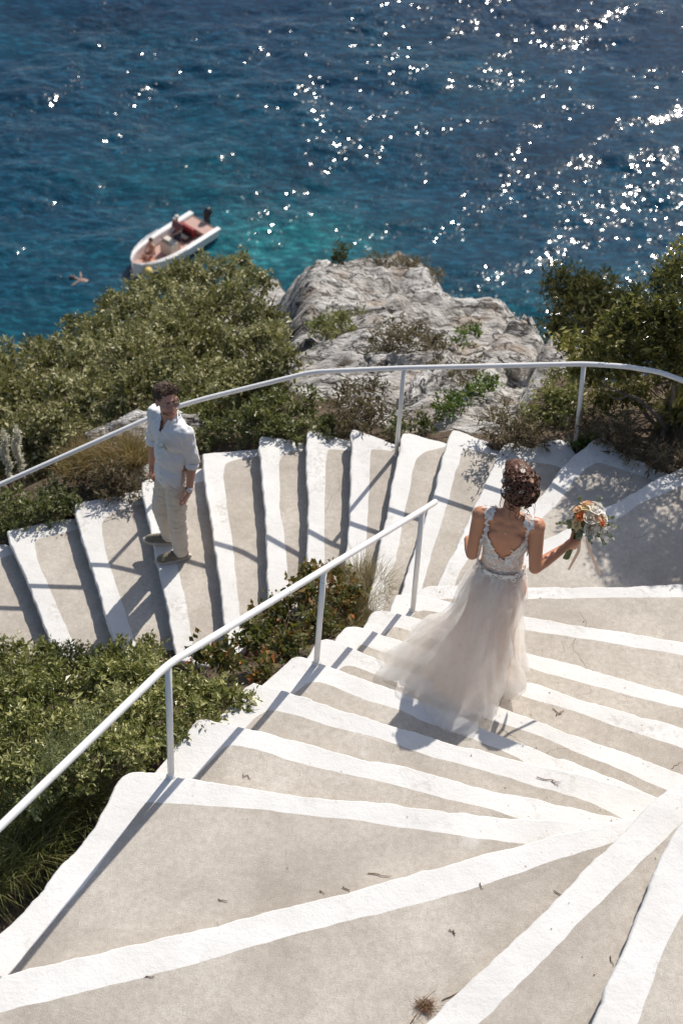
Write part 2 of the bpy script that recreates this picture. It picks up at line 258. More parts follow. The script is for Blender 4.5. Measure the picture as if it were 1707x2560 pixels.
STEPS={
3:[[(1.112,3.227),(1.176,3.462),(1.257,3.64),(1.323,3.814),(1.431,4.048),(1.546,4.315),(1.608,4.476),(1.667,4.594),(1.745,4.717),(1.9,4.945)],[],[(1.243,3.235),(1.364,3.475),(1.449,3.653),(1.531,3.88),(1.623,4.094),(1.7,4.228),(1.903,4.498)]],
2:[[(0.119,3.134),(0.312,3.387),(0.543,3.664),(0.691,3.847),(0.883,4.048),(1.031,4.209),(1.184,4.387),(1.289,4.519),(1.45,4.694),(1.617,4.899),(1.805,5.074),(2.2,5.481)],[],[(0.338,3.149),(0.537,3.403),(0.765,3.679),(0.897,3.831),(1.073,4.03),(1.276,4.271),(1.433,4.439),(1.595,4.623),(1.783,4.827),(2.171,5.243)]],
1:[[(-1.922,3.68),(-1.675,3.749),(-1.428,3.83),(-1.328,3.866),(-1.025,3.97),(-0.821,4.045),(-0.612,4.108),(-0.403,4.185),(-0.083,4.307),(0.208,4.411),(0.455,4.512),(0.707,4.607),(0.911,4.687),(1.118,4.769),(1.328,4.839),(1.507,4.902),(1.753,4.982)],[],[(-1.882,3.509),(-1.638,3.571),(-1.396,3.66),(-1.099,3.761),(-0.798,3.869),(-0.491,3.985),(-0.179,4.115),(0.214,4.261),(0.508,4.362),(0.807,4.481),(1.113,4.632),(1.321,4.718),(1.479,4.784),(1.747,4.908)]],
0:[[(-1.012,5.107),(-0.918,5.117),(-0.791,5.101),(-0.484,5.062),(-0.244,5.034),(-0.03,5.015),(0.192,5.018),(0.298,5.017),(0.51,4.996),(0.87,4.976),(1.039,4.974),(1.251,4.978),(1.569,4.989),(1.782,5.006)],[(-1.052,5.049),(-1.112,4.806),(-1.19,4.638),(-1.282,4.498),(-1.362,4.299),(-1.497,4.127),(-1.67,3.897),(-1.831,3.654)],[(-1.621,3.657),(-1.407,3.934),(-1.259,4.219),(-1.118,4.458),(-1.005,4.705),(-0.911,4.919),(-0.884,4.936),(-0.672,4.937),(-0.355,4.934),(-0.06,4.915),(0.196,4.904),(0.565,4.863),(0.826,4.84),(1.087,4.829),(1.451,4.796)]],
-1:[[(-0.683,5.588),(-0.53,5.559),(-0.391,5.531),(-0.15,5.474),(0.185,5.38),(0.406,5.36),(0.55,5.324),(0.737,5.266),(0.955,5.224),(1.096,5.209),(1.279,5.165),(1.59,5.106),(1.813,5.065)],[(-0.738,5.519),(-0.807,5.361),(-0.887,5.214),(-0.966,5.07)],[(-0.751,5.086),(-0.684,5.193),(-0.606,5.317),(-0.553,5.404),(-0.493,5.428),(-0.33,5.399),(-0.141,5.332),(0.189,5.276),(0.398,5.233),(0.628,5.173),(0.845,5.132),(1.038,5.076),(1.272,5.012)]],
-2:[[(-0.451,5.967),(-0.372,5.952),(-0.286,5.927),(-0.042,5.857),(-0.279,5.909),(-0.207,5.906),(-0.118,5.872),(-0.023,5.839),(0.107,5.801),(0.301,5.746),(0.444,5.709),(0.537,5.677),(0.643,5.642),(0.846,5.594),(1.124,5.532),(1.314,5.493),(1.536,5.442),(1.755,5.379),(1.972,5.316)],[(-0.517,5.835),(-0.618,5.683),(-0.703,5.52)],[(-0.549,5.486),(-0.462,5.64),(-0.394,5.741),(-0.321,5.794),(-0.165,5.759),(0.182,5.653),(-0.125,5.747),(0.02,5.701),(0.127,5.675),(0.34,5.627),(0.588,5.535),(0.65,5.522),(0.908,5.461),(1.108,5.395),(1.308,5.351),(1.471,5.29),(1.599,5.222),(1.79,5.12)]],
-3:[[(-0.228,6.288),(-0.146,6.29),(-0.077,6.253),(-0.001,6.226),(0.074,6.199),(0.12,6.179),(0.21,6.149),(0.374,6.088),(0.595,5.995),(0.778,5.924),(0.879,5.846),(0.951,5.825),(1.051,5.789),(1.165,5.736),(1.285,5.685),(1.342,5.68),(1.567,5.586),(1.832,5.463),(2.06,5.353)],[(-0.262,6.232),(-0.296,6.192),(-0.356,6.102)],[(-0.263,5.935),(-0.21,6.017),(-0.166,6.071),(-0.121,6.117),(-0.048,6.118),(0.042,6.088),(0.17,6.025),(0.303,5.981),(0.45,5.938),(0.546,5.882),(0.669,5.838),(0.806,5.787),(0.985,5.718),(1.1,5.658),(1.167,5.597),(1.22,5.477)]],
-4:[[(-0.058,6.554),(-0.036,6.561),(0.019,6.548),(0.09,6.505),(0.138,6.487),(0.237,6.448),(0.338,6.393),(0.445,6.354),(0.763,6.222),(0.897,6.167),(1.049,6.105),(1.119,6.083),(1.207,6.044),(1.339,5.99),(1.448,5.953),(1.555,5.908),(1.699,5.865),(1.806,5.822),(1.839,5.808),(2.029,5.724),(2.23,5.613),(2.394,5.529)],[(-0.073,6.545),(-0.095,6.519),(-0.128,6.437),(-0.175,6.336)],[(-0.012,6.263),(0.037,6.332),(0.073,6.361),(0.103,6.369),(0.149,6.363),(0.272,6.31),(0.455,6.235),(0.822,6.077),(1.014,6.01),(1.204,5.952),(1.334,5.89),(1.463,5.829),(1.371,5.872),(1.659,5.751),(1.94,5.619),(2.16,5.498)]],
-5:[[(0.077,6.781),(0.092,6.787),(0.163,6.786),(0.251,6.758),(0.298,6.739),(0.417,6.7),(0.535,6.66),(0.606,6.641),(0.916,6.512),(1.131,6.451),(1.253,6.423),(1.375,6.379),(1.525,6.324),(1.676,6.289),(1.825,6.244),(1.974,6.209),(2.097,6.167),(2.265,6.097),(2.691,5.912),(2.969,5.791)],[(0.069,6.773),(0.047,6.73),(0.019,6.667),(-0.023,6.573)],[(0.096,6.523),(0.14,6.605),(0.164,6.651),(0.192,6.651),(0.286,6.619),(0.443,6.562),(0.915,6.409),(1.098,6.357),(1.219,6.318),(1.445,6.256),(1.668,6.17),(1.852,6.106),(2.085,6.032),(2.323,5.937),(2.813,5.726)]],
-6:[[(0.249,7.046),(0.281,7.056),(0.338,7.056),(0.403,7.036),(0.468,7.022),(0.541,7.002),(0.622,6.972),(0.935,6.852),(1.205,6.785),(1.378,6.746),(1.566,6.696),(1.721,6.643),(1.914,6.594),(2.158,6.535),(2.487,6.45),(3.084,6.287)],[(0.234,7.034),(0.219,6.98),(0.182,6.909),(0.145,6.827)],[(0.258,6.785),(0.304,6.862),(0.358,6.937),(0.43,6.924),(0.607,6.866),(0.934,6.76),(1.186,6.69),(1.311,6.645),(1.498,6.6),(1.714,6.538),(1.945,6.484),(2.149,6.437),(2.477,6.362),(3.069,6.191)]],
-7:[[(0.39,7.318),(0.407,7.327),(0.489,7.34),(0.59,7.318),(0.714,7.296),(1.037,7.231),(1.28,7.203),(1.415,7.187),(1.652,7.154),(1.897,7.126),(2.236,7.08),(2.584,7.036),(3.225,6.953)],[(0.378,7.289),(0.36,7.189),(0.33,7.101)],[(0.437,7.067),(0.493,7.157),(0.529,7.212),(0.673,7.205),(1.035,7.134),(1.264,7.099),(1.476,7.075),(1.687,7.05),(1.97,7.011),(2.226,6.974),(2.572,6.93),(3.208,6.849)]],
-8:[[(0.573,7.53),(0.599,7.543),(0.675,7.554),(0.973,7.572),(1.332,7.6),(1.743,7.633),(1.985,7.663),(2.321,7.711),(2.698,7.761),(3.403,7.857)],[(0.557,7.508),(0.524,7.449),(0.491,7.357)],[(0.601,7.311),(0.642,7.414),(0.693,7.447),(0.972,7.471),(1.328,7.498),(1.738,7.545),(1.978,7.568),(2.311,7.602),(2.685,7.646),(3.384,7.734)]],
-9:[[(3.333,9.565),(2.911,9.299),(2.467,8.991),(2.338,8.906),(2.248,8.837),(2.098,8.712),(1.998,8.612),(1.902,8.551),(1.826,8.512),(1.71,8.406),(1.595,8.308),(1.482,8.211),(1.408,8.167),(1.243,8.054),(1.061,7.87),(0.838,7.65)],[],[(3.307,9.378),(2.89,9.118),(2.451,8.816),(2.284,8.702),(2.118,8.597),(2.017,8.485),(1.93,8.42),(1.796,8.313),(1.599,8.184),(1.477,8.075),(1.402,7.996),(1.238,7.861),(1.058,7.704),(0.838,7.523)]],
-10:[[(1.9,9.404),(1.818,9.333),(1.745,9.243),(1.673,9.153),(1.591,9.022),(1.508,8.853),(1.428,8.727),(1.369,8.656),(1.301,8.559),(1.176,8.369),(1.035,8.144),(0.853,7.861),(0.764,7.723)],[(1.94,9.429),(2.019,9.282),(2.11,9.207),(2.233,9.163),(2.295,9.101),(2.388,9.062),(2.488,9.01)],[(2.388,8.96),(2.286,8.991),(2.1,9.056),(1.96,9.118),(1.894,9.139),(1.845,9.132),(1.764,9.052),(1.682,8.922),(1.609,8.783),(1.558,8.686),(1.479,8.588),(1.411,8.491),(1.295,8.329),(1.172,8.156),(0.986,7.825)]],
-11:[[(1.229,9.438),(1.194,9.397),(1.163,9.309),(1.111,9.165),(1.071,9.037),(1.021,8.871),(0.972,8.733),(0.911,8.529),(0.844,8.327),(0.768,8.128),(0.715,7.95),(0.673,7.805),(0.632,7.662)],[(1.283,9.433),(1.351,9.408),(1.429,9.383),(1.46,9.424),(1.571,9.496),(1.69,9.507),(1.707,9.43),(1.76,9.322)],[(1.694,9.163),(1.6,9.224),(1.425,9.249),(1.338,9.262),(1.298,9.224),(1.246,9.081),(1.184,8.912),(1.124,8.72),(1.065,8.546),(1.007,8.374),(0.876,8.138),(0.822,7.959),(0.759,7.742)]],
-12:[[(0.816,9.685),(0.793,9.584),(0.764,9.429),(0.724,9.208),(0.697,9.01),(0.653,8.846),(0.61,8.638),(0.557,8.404),(0.506,8.176),(0.475,8.013),(0.437,7.838)],[(0.834,9.692),(0.894,9.671),(1.034,9.607),(1.118,9.563),(1.212,9.504)],[(1.21,9.419),(1.032,9.479),(0.917,9.497),(0.899,9.488),(0.87,9.354),(0.823,9.135),(0.767,8.809),(0.712,8.57),(0.658,8.308),(0.607,8.053),(0.566,7.849)]],
-13:[[(0.447,9.764),(0.434,9.667),(0.42,9.494),(0.394,9.323),(0.371,9.073),(0.358,8.911),(0.324,8.718),(0.297,8.468),(0.28,8.3),(0.254,8.091),(0.237,7.945)],[(0.456,9.773),(0.51,9.775),(0.631,9.729),(0.775,9.69),(0.883,9.648)],[(0.884,9.709),(0.764,9.646),(0.68,9.612),(0.609,9.576),(0.562,9.515),(0.537,9.437),(0.518,9.301),(0.499,9.085),(0.468,8.889),(0.45,8.682),(0.421,8.479),(0.397,8.296),(0.365,8.072),(0.337,7.91)]],
-14:[[(0.047,9.913),(0.05,9.781),(0.057,9.522),(0.066,9.27),(0.069,9.023),(0.071,8.863),(0.067,8.626),(0.067,8.503),(0.067,8.246),(0.066,8.025)],[(0.058,9.927),(0.127,9.903),(0.251,9.853),(0.387,9.786),(0.436,9.756),(0.522,9.712)],[(0.51,9.702),(0.4,9.718),(0.218,9.727),(0.194,9.716),(0.198,9.535),(0.204,9.282),(0.201,9.035),(0.2,8.842),(0.195,8.483),(0.195,8.257),(0.192,8.036)]],
-15:[[(-0.307,10.014),(-0.309,9.898),(-0.291,9.636),(-0.266,9.382),(-0.248,9.133),(-0.239,8.971),(-0.233,8.732),(-0.228,8.607),(-0.213,8.348),(-0.202,8.125)],[(-0.292,10.034),(-0.243,10.038),(-0.117,9.996),(0.04,9.939),(0.135,9.9)],[(0.137,9.83),(0.045,9.833),(-0.06,9.846),(-0.121,9.844),(-0.145,9.824),(-0.148,9.649),(-0.138,9.309),(-0.124,8.981),(-0.106,8.712),(-0.089,8.435),(-0.07,8.136)]],
-16:[[(-0.693,10.07),(-0.689,9.923),(-0.659,9.748),(-0.627,9.491),(-0.589,9.241),(-0.561,8.997),(-0.534,8.759),(-0.507,8.48),(-0.471,8.226)],[(-0.679,10.084),(-0.516,10.074),(-0.326,10.037),(-0.212,10.012)],[(-0.21,9.976),(-0.358,9.954),(-0.444,9.937),(-0.491,9.905),(-0.522,9.849),(-0.529,9.778),(-0.497,9.503),(-0.484,9.251),(-0.44,9.089),(-0.406,8.85),(-0.364,8.493),(-0.329,8.238)]],
-17:[[(-1.156,9.975),(-1.133,9.813),(-1.084,9.572),(-1.028,9.321),(-0.983,9.109),(-0.943,8.884),(-0.894,8.681),(-0.855,8.451),(-0.816,8.227),(-0.785,8.081),(-0.737,7.866)],[(-1.142,9.987),(-0.948,10.029),(-0.716,10.078),(-0.576,10.108)],[(-0.589,10.036),(-0.737,9.995),(-0.865,9.951),(-0.955,9.905),(-0.974,9.865),(-0.972,9.757),(-0.944,9.585),(-0.896,9.333),(-0.843,9.088),(-0.803,8.848),(-0.765,8.614),(-0.727,8.386),(-0.694,8.207),(-0.639,7.903)]],
-18:[[(-1.637,9.761),(-1.612,9.614),(-1.554,9.447),(-1.502,9.281),(-1.462,9.102),(-1.393,8.879),(-1.34,8.692),(-1.272,8.463),(-1.226,8.269),(-1.186,8.122),(-1.138,7.949)],[(-1.626,9.776),(-1.555,9.804),(-1.156,9.956),(-1.01,10.01)],[(-1.022,9.879),(-1.19,9.793),(-1.392,9.704),(-1.449,9.655),(-1.457,9.593),(-1.365,9.26),(-1.268,8.939),(-1.199,8.704),(-1.142,8.505),(-1.088,8.28),(-1.025,8.017)]],
-19:[[(-2.165,9.595),(-2.13,9.447),(-2.057,9.25),(-1.979,9.057),(-1.913,8.899),(-1.841,8.696),(-1.765,8.499),(-1.688,8.29),(-1.637,8.173),(-1.583,8.029)],[(-2.155,9.611),(-2.043,9.655),(-1.923,9.692),(-1.805,9.747),(-1.661,9.804),(-1.54,9.851)],[(-1.521,9.693),(-1.677,9.635),(-1.807,9.58),(-1.894,9.486),(-1.921,9.432),(-1.919,9.364),(-1.873,9.166),(-1.792,8.942),(-1.699,8.709),(-1.629,8.541),(-1.573,8.391),(-1.503,8.215),(-1.434,8.041)]],
-20:[[(-2.69,9.379),(-2.632,9.232),(-2.542,9.072),(-2.451,8.9),(-2.364,8.714),(-2.29,8.562),(-2.204,8.367),(-2.151,8.264),(-2.081,8.119)],[(-2.675,9.398),(-2.546,9.447),(-2.405,9.499),(-2.301,9.552),(-2.165,9.568),(-2.045,9.61)],[(-2.077,9.486),(-2.217,9.421),(-2.356,9.358),(-2.463,9.314),(-2.432,9.182),(-2.374,9.021),(-2.287,8.865),(-2.196,8.68),(-2.126,8.544),(-2.022,8.336),(-1.924,8.162)]],
-21:[[(-3.221,9.177),(-3.08,8.859),(-2.876,8.509),(-2.702,8.169),(-2.627,8.025)],[(-3.211,9.192),(-3.002,9.264),(-2.77,9.361),(-2.735,9.376),(-2.68,9.352),(-2.571,9.37)],[(-2.559,9.303),(-2.664,9.26),(-2.742,9.211),(-2.884,9.173),(-2.996,9.113),(-2.992,9.03),(-2.909,8.857),(-2.749,8.598),(-2.584,8.362),(-2.467,8.173)]],
-22:[[(-3.77,8.992),(-3.61,8.679),(-3.367,8.307),(-3.205,8.061)],[(-3.762,9.009),(-3.486,9.108),(-3.137,9.231)],[(-3.113,9.115),(-3.344,9.029),(-3.549,8.945),(-3.492,8.803),(-3.283,8.469),(-3.1,8.176)]]}
EDGE=[[-60.0,13.809999999999999,0],[-9.65,21.81,0],[-7.02,20.58,0],[-5.54,20.08,0],[-4.63,20.41,0],[-4.16,23.38,0],[-3.36,25.61,0],[-2.12,26.33,0],[-1.58,27.81,0],[-0.54,19.6,0],[-0.15,19.99,0],[0.39,20.66,0],[0.7,21.06,0],[0.97,20.03,0],[1.15,18.8,0],[1.36,17.61,0],[1.59,17.15,0],[2.0,16.71,0],[2.09,15.02,0],[2.11,13.25,0],[2.13,12.51,0],[2.31,12.15,0],[2.49,11.26,0],[4.21,11.35,0],[10.21,9.85,0],[60.0,-0.6500000000000004,0]]
ROCK=[[-2.34,23.76],[-2.19,29.39],[-0.17,21.28],[0.72,21.91],[1.27,18.98],[2.09,17.57],[2.19,12.94],[2.18,12.06],[1.73,11.05],[1.2,9.82],[0.99,9.87],[0.43,10.12],[0.11,10.32],[-0.08,11.14],[-0.4,11.26],[-1.21,16.43],[-1.95,20.41]]
PLANTS=[('mastic', 'broad olive green bush at the far left edge below the sea',[[-3.62,13.4,-4.886,0.285],[-3.322,13.8,-5.1,0.292],[-3.35,12.9,-4.75,0.325],[-3.876,13.0,-4.831,0.42],[-2.817,12.8,-4.473,0.274],[-3.505,12.4,-4.746,0.318],[-3.026,12.3,-4.553,0.314],[-3.57,12.2,-4.954,0.318],[-3.183,12.15,-4.813,0.271],[-4.063,15.0,-5.972,0.189],[-3.68,15.0,-5.877,0.188],[-3.306,14.6,-5.501,0.204],[-2.775,12.3,-4.42,0.268]]),('mastic', 'tall olive green bush behind the groom on the left slope',[[-2.79,14.6,-5.221,0.277],[-2.516,15.2,-5.403,0.311],[-2.712,13.4,-4.639,0.329],[-2.233,13.1,-4.226,0.343],[-1.956,13.8,-4.53,0.333],[-2.495,12.6,-4.346,0.315],[-2.053,12.4,-4.018,0.331],[-2.67,12.1,-4.496,0.289],[-1.747,12.5,-3.923,0.308],[-2.262,12.1,-4.295,0.286],[-1.809,12.0,-4.054,0.26],[-1.504,12.1,-3.804,0.259],[-3.184,15.2,-5.7,0.209],[-2.935,16.0,-5.973,0.196],[-2.871,12.0,-4.75,0.268],[-2.495,11.95,-4.611,0.222]]),('mastic', 'olive green bush on the clifftop just below the motorboat',[[-2.417,16.5,-6.115,0.25],[-2.128,17.0,-6.3,0.284],[-1.67,17.0,-6.23,0.294],[-1.887,15.0,-5.185,0.357],[-1.45,15.2,-5.254,0.361],[-1.574,13.8,-4.609,0.358],[-1.235,16.6,-5.972,0.244],[-1.052,14.8,-5.008,0.277],[-1.155,13.4,-4.339,0.279],[-1.324,12.6,-4.028,0.267],[-2.466,18.0,-7.018,0.18],[-2.034,18.0,-6.815,0.155],[-1.555,18.0,-6.743,0.154],[-2.746,17.0,-6.512,0.194],[-0.99,12.4,-3.821,0.218]]),('mastic', 'loose olive green bush at the left edge of the grey rock',[[-0.881,13.616,-4.282,0.234],[-0.61,11.075,-2.373,0.176],[-0.816,11.104,-2.647,0.234],[-0.979,10.968,-2.656,0.212]]),('juniper', 'round brownish green juniper standing against the glittering sea',[[2.19,14.6,-4.098,0.217],[2.509,14.6,-4.209,0.291],[2.37,14.3,-4.252,0.336],[2.718,14.3,-4.278,0.288],[2.192,14.0,-4.293,0.214],[2.923,14.4,-4.177,0.216],[2.628,14.0,-4.367,0.262]]),('conifer', 'dark pointed young conifer at the right edge above the bushes',[[2.89,13.0,-2.621,0.085],[2.878,13.0,-2.767,0.12],[2.991,13.0,-2.904,0.129],[2.917,12.8,-2.968,0.154],[2.975,12.7,-3.128,0.172],[2.689,13.2,-3.041,0.087],[2.733,13.1,-3.156,0.114],[2.757,13.0,-3.298,0.131]]),('tree', 'large evergreen tree with bare twisted stems shading the top of the far steps',[[1.792,9.8,-0.934,0.141],[1.939,9.8,-0.727,0.166],[2.105,9.85,-0.64,0.172],[2.338,9.85,-0.621,0.205],[2.659,9.8,-0.628,0.296],[1.732,9.8,-1.139,0.136],[1.942,9.8,-1.121,0.186],[2.19,9.8,-0.98,0.208],[2.458,9.75,-0.992,0.241],[2.894,9.8,-1.039,0.371],[1.956,9.8,-1.406,0.155],[2.192,9.8,-1.344,0.171],[2.506,9.7,-1.432,0.188],[1.642,10.0,-1.079,0.116],[2.729,9.6,-1.528,0.206],[2.029,9.8,-0.914,0.167],[2.31,9.8,-0.812,0.183]]),('bush', 'small yellow green bush beside the far handrail post on the right',[[1.537,10.1,-1.651,0.12],[1.66,10.0,-1.656,0.148],[1.442,9.85,-1.708,0.133],[1.659,10.3,-1.671,0.107],[1.776,9.95,-1.6,0.147],[1.631,9.8,-1.73,0.126]]),('brown', 'grey brown dwarf shrub at the outer corner of the winding far steps',[[1.219,9.458,-1.486,0.166],[1.371,9.433,-1.49,0.148],[1.14,9.662,-1.559,0.131]]),('green', 'bright green sprig growing over the white border at the handrail post foot',[[1.759,9.493,-1.64,0.09],[1.838,9.463,-1.562,0.082],[1.735,9.508,-1.785,0.068]]),('dark', 'small dark bush on the seaward tip of the rock',[[-0.219,18.622,-6.946,0.146],[-0.295,18.569,-7.014,0.106]]),('brown', 'rounded brown heather bush in the middle of the rock',[[0.381,12.673,-3.375,0.212],[0.566,12.424,-3.198,0.232],[0.767,12.548,-3.337,0.164],[0.272,12.424,-3.374,0.164]]),('brown', 'purplish brown heather bush beside the far handrail post on the rock',[[0.803,11.552,-2.787,0.14],[0.94,11.044,-2.349,0.134],[1.095,11.329,-2.495,0.094]]),('green', 'low green cushion plant in a hollow of the rock right of the far post',[[0.837,10.253,-1.96,0.111],[1.008,10.454,-2.04,0.104],[1.153,10.831,-2.277,0.099],[0.772,10.147,-1.956,0.086]]),('bush', 'olive scrub in the cleft between the bush and the rock',[[-0.146,14.213,-4.501,0.179],[-0.348,13.785,-4.243,0.154],[0.067,14.773,-4.863,0.12]]),('brown', 'grey brown scrub just above the far steps left of the rail post',[[0.027,10.369,-2.093,0.168],[0.188,10.483,-2.093,0.145],[-0.029,10.153,-2.076,0.15],[0.259,10.154,-2.008,0.126],[0.135,10.037,-2.042,0.118]]),('brown', 'low tawny scrub on the upper ledge of the rock',[[0.371,19.236,-7.51,0.151],[0.654,19.243,-7.527,0.165],[0.858,18.74,-7.155,0.134],[1.049,18.003,-6.733,0.116],[0.202,19.401,-7.615,0.111]]),('green', 'small green tuft behind the far handrail at mid rock',[[1.091,13.393,-3.899,0.109],[1.258,13.987,-4.305,0.093]]),('bush', 'low scrub below the boat side bush along the rock edge',[[-0.57,10.501,-2.311,0.155],[-0.757,10.336,-2.288,0.145],[-0.37,10.49,-2.238,0.13]]),('cover', 'mat of green groundcover beside the far steps right of the groom',[[-1.131,10.401,-2.588,0.131],[-0.959,10.363,-2.491,0.147],[-0.747,10.219,-2.382,0.153],[-0.546,10.173,-2.32,0.144],[-0.348,10.135,-2.244,0.136],[-0.15,10.058,-2.176,0.111],[-1.153,10.282,-2.616,0.09],[-1.292,10.322,-2.62,0.107]]),('cover', 'mat of green groundcover beside the far steps at the left edge',[[-2.739,9.751,-2.988,0.183],[-2.461,9.556,-2.855,0.18],[-2.96,9.652,-3.05,0.183],[-2.239,9.625,-2.811,0.144],[-2.415,9.849,-2.915,0.146],[-2.7,9.532,-2.995,0.137]]),('brown', 'dry grey brown heather bush left of the groom by the white border',[[-1.862,9.825,-2.605,0.144],[-1.989,9.775,-2.659,0.144],[-1.72,9.74,-2.623,0.136],[-2.156,9.965,-2.771,0.122],[-1.882,9.701,-2.692,0.12]]),('grass', 'tuft of tawny dry grass left of the groom below the handrail',[[-1.871,10.101,-2.692,0.147],[-2.081,10.136,-2.769,0.139],[-1.734,10.097,-2.629,0.105],[-2.233,10.023,-2.788,0.106]]),('cover', 'patch of dry low scrub between the rock and the fourth step from the far post',[[-0.362,10.401,-2.335,0.122],[-0.561,10.411,-2.409,0.122],[-0.121,10.128,-2.195,0.103],[0.426,9.94,-2.013,0.101],[0.614,10.018,-1.981,0.102],[0.361,10.16,-2.093,0.087]]),('bush', 'olive scrub under the far handrail just right of the groom',[[-1.301,11.01,-2.984,0.172],[-1.104,11.165,-2.965,0.195],[-1.46,10.85,-2.945,0.171],[-0.876,10.989,-2.737,0.153]]),('brown', 'dark scrub in the shade under the evergreen tree on the right',[[1.839,9.472,-1.362,0.147],[2.005,9.322,-1.329,0.164],[2.395,9.967,-1.906,0.194],[2.328,10.074,-1.839,0.175],[1.976,9.372,-1.504,0.11],[2.44,9.024,-1.249,0.142],[1.615,9.49,-1.482,0.126],[2.075,9.251,-1.42,0.124],[2.291,9.115,-1.351,0.122],[2.654,9.969,-1.929,0.156]]),('lentisk', 'leafy evergreen shrub in the left foreground beside the near steps',[[-2.382,7.928,-2.705,0.154],[-2.094,7.866,-2.599,0.152],[-1.837,7.781,-2.491,0.144],[-2.579,7.836,-2.754,0.2],[-1.759,5.805,-0.408,0.189],[-1.982,5.741,-0.497,0.24],[-1.507,5.818,-0.325,0.176],[-1.619,5.388,-0.165,0.192],[-1.381,5.401,-0.122,0.168],[-1.791,5.166,-0.164,0.212],[-1.491,5.059,-0.087,0.175],[-2.235,7.661,-2.592,0.196],[-1.294,5.138,-0.07,0.14]]),('lentisk', 'leafy evergreen shrub in front of the first near handrail post',[[-1.585,7.779,-2.439,0.144],[-1.127,6.282,-0.559,0.095],[-1.231,5.934,-0.336,0.165],[-1.034,5.983,-0.34,0.153],[-1.149,5.562,-0.169,0.183],[-0.962,5.629,-0.202,0.159],[-0.813,5.846,-0.288,0.151],[-1.029,5.336,-0.101,0.143],[-1.19,5.281,-0.079,0.142],[-0.635,5.861,-0.325,0.131],[-0.72,5.622,-0.202,0.118],[-0.833,5.463,-0.183,0.109],[-1.336,7.802,-2.349,0.124],[-0.499,5.849,-0.332,0.101]]),('bramble', 'rusty leaved bramble climbing beside the middle near handrail post',[[-0.476,6.726,-0.826,0.139],[-0.393,7.979,-2.06,0.162],[-0.173,8.129,-1.991,0.162],[-0.271,6.608,-0.739,0.131],[-0.392,6.255,-0.58,0.1],[-0.089,6.983,-0.938,0.136],[0.059,7.968,-1.827,0.147],[-0.644,6.415,-0.654,0.107],[-0.214,8.342,-2.016,0.105],[-0.009,8.267,-1.911,0.091],[-0.801,6.526,-0.77,0.087]]),('drygrass', 'pale dry grass tuft at the foot of the third near handrail post',[[0.175,8.088,-1.953,0.129],[0.257,8.186,-1.926,0.097],[0.125,7.854,-1.905,0.114],[0.166,8.351,-1.988,0.079]]),('weed', 'feathery grey green weed in the left foreground shrubs',[[-1.316,5.118,0.167,0.114],[-1.234,5.254,0.163,0.097],[-1.406,5.041,0.16,0.091]]),('longgrass', 'clump of long green and straw grass at the lower left by the landing',[[-1.565,4.984,-0.353,0.13],[-1.433,5.087,-0.342,0.131],[-1.611,4.78,-0.347,0.128],[-1.474,4.835,-0.34,0.105],[-1.295,5.167,-0.331,0.108],[-1.771,4.94,-0.385,0.142],[-1.687,4.632,-0.349,0.115]])]
TWIGS=[[1.316, 6.252, -0.716, 1.382, 6.215, -0.716], [1.34, 6.205, -0.716, 1.399, 6.251, -0.716], [1.151, 5.447, -0.284, 1.282, 5.424, -0.284], [1.232, 5.436, -0.284, 1.266, 5.394, -0.284], [1.147, 4.475, 0.148, 1.191, 4.447, 0.148], [0.637, 4.227, 0.148, 0.666, 4.218, 0.148], [0.662, 4.226, 0.148, 0.666, 4.193, 0.148], [0.6, 3.858, 0.148, 0.719, 3.927, 0.148], [-0.43, 5.239, -0.14, -0.379, 5.211, -0.14], [-0.479, 4.398, 0.004, -0.432, 4.381, 0.004], [0.009, 4.478, 0.004, 0.037, 4.468, 0.004], [-0.762, 3.881, 0.148, -0.717, 3.881, 0.148], [0.123, 4.509, 0.004, 0.164, 4.489, 0.004], [0.249, 4.593, 0.004, 0.362, 4.586, 0.004], [1.958, 5.769, -0.572, 2.028, 5.82, -0.572], [1.374, 4.06, 0.292, 1.383, 4.008, 0.292], [0.787, 4.5, 0.148, 0.798, 4.46, 0.148], [0.46, 3.733, 0.148, 0.506, 3.785, 0.148]]
CLUMP=[0.534, 3.82, 0.144]
SPIKES=[(-2.9, 10.37, -3.74, 1.02), (-2.8, 10.4, -3.71, 1.02)]
BOULD=[(-1.71, 10.52, -2.87, 0.34), (-1.77, 10.18, -2.81, 0.26), (-1.77, 15.81, -7.51, 0.2), (0.51, 12.2, -3.36, 0.3), (0.72, 11.09, -2.64, 0.25)]
def border_line():
    P=[]
    for k in range(-22,-11): x,y=STEPS[k][0][0]; P.append((x,y,k*RISER-.14))
    x,y=STEPS[-11][0][0]; P.append((x,y,-11*RISER-.03))
    for i in (3,5): x,y=STEPS[-11][1][i]; P.append((x,y,-11*RISER-.02))
    for i in (0,1,2,3,4,5): x,y=STEPS[-10][1][i]; P.append((x,y,-10*RISER-.02))
    for i in (2,1,0): x,y=STEPS[-9][0][i]; P.append((x,y,-9*RISER-.02))
    a,b=P[0],P[2]; P.insert(0,(a[0]+(a[0]-b[0])*8,a[1]+(a[1]-b[1])*8,a[2]-2.0))
    P.append((6.,9.9,P[-1][2]-.1)); P.append((14.,8.0,P[-1][2]-.6))
    return np.array(P)
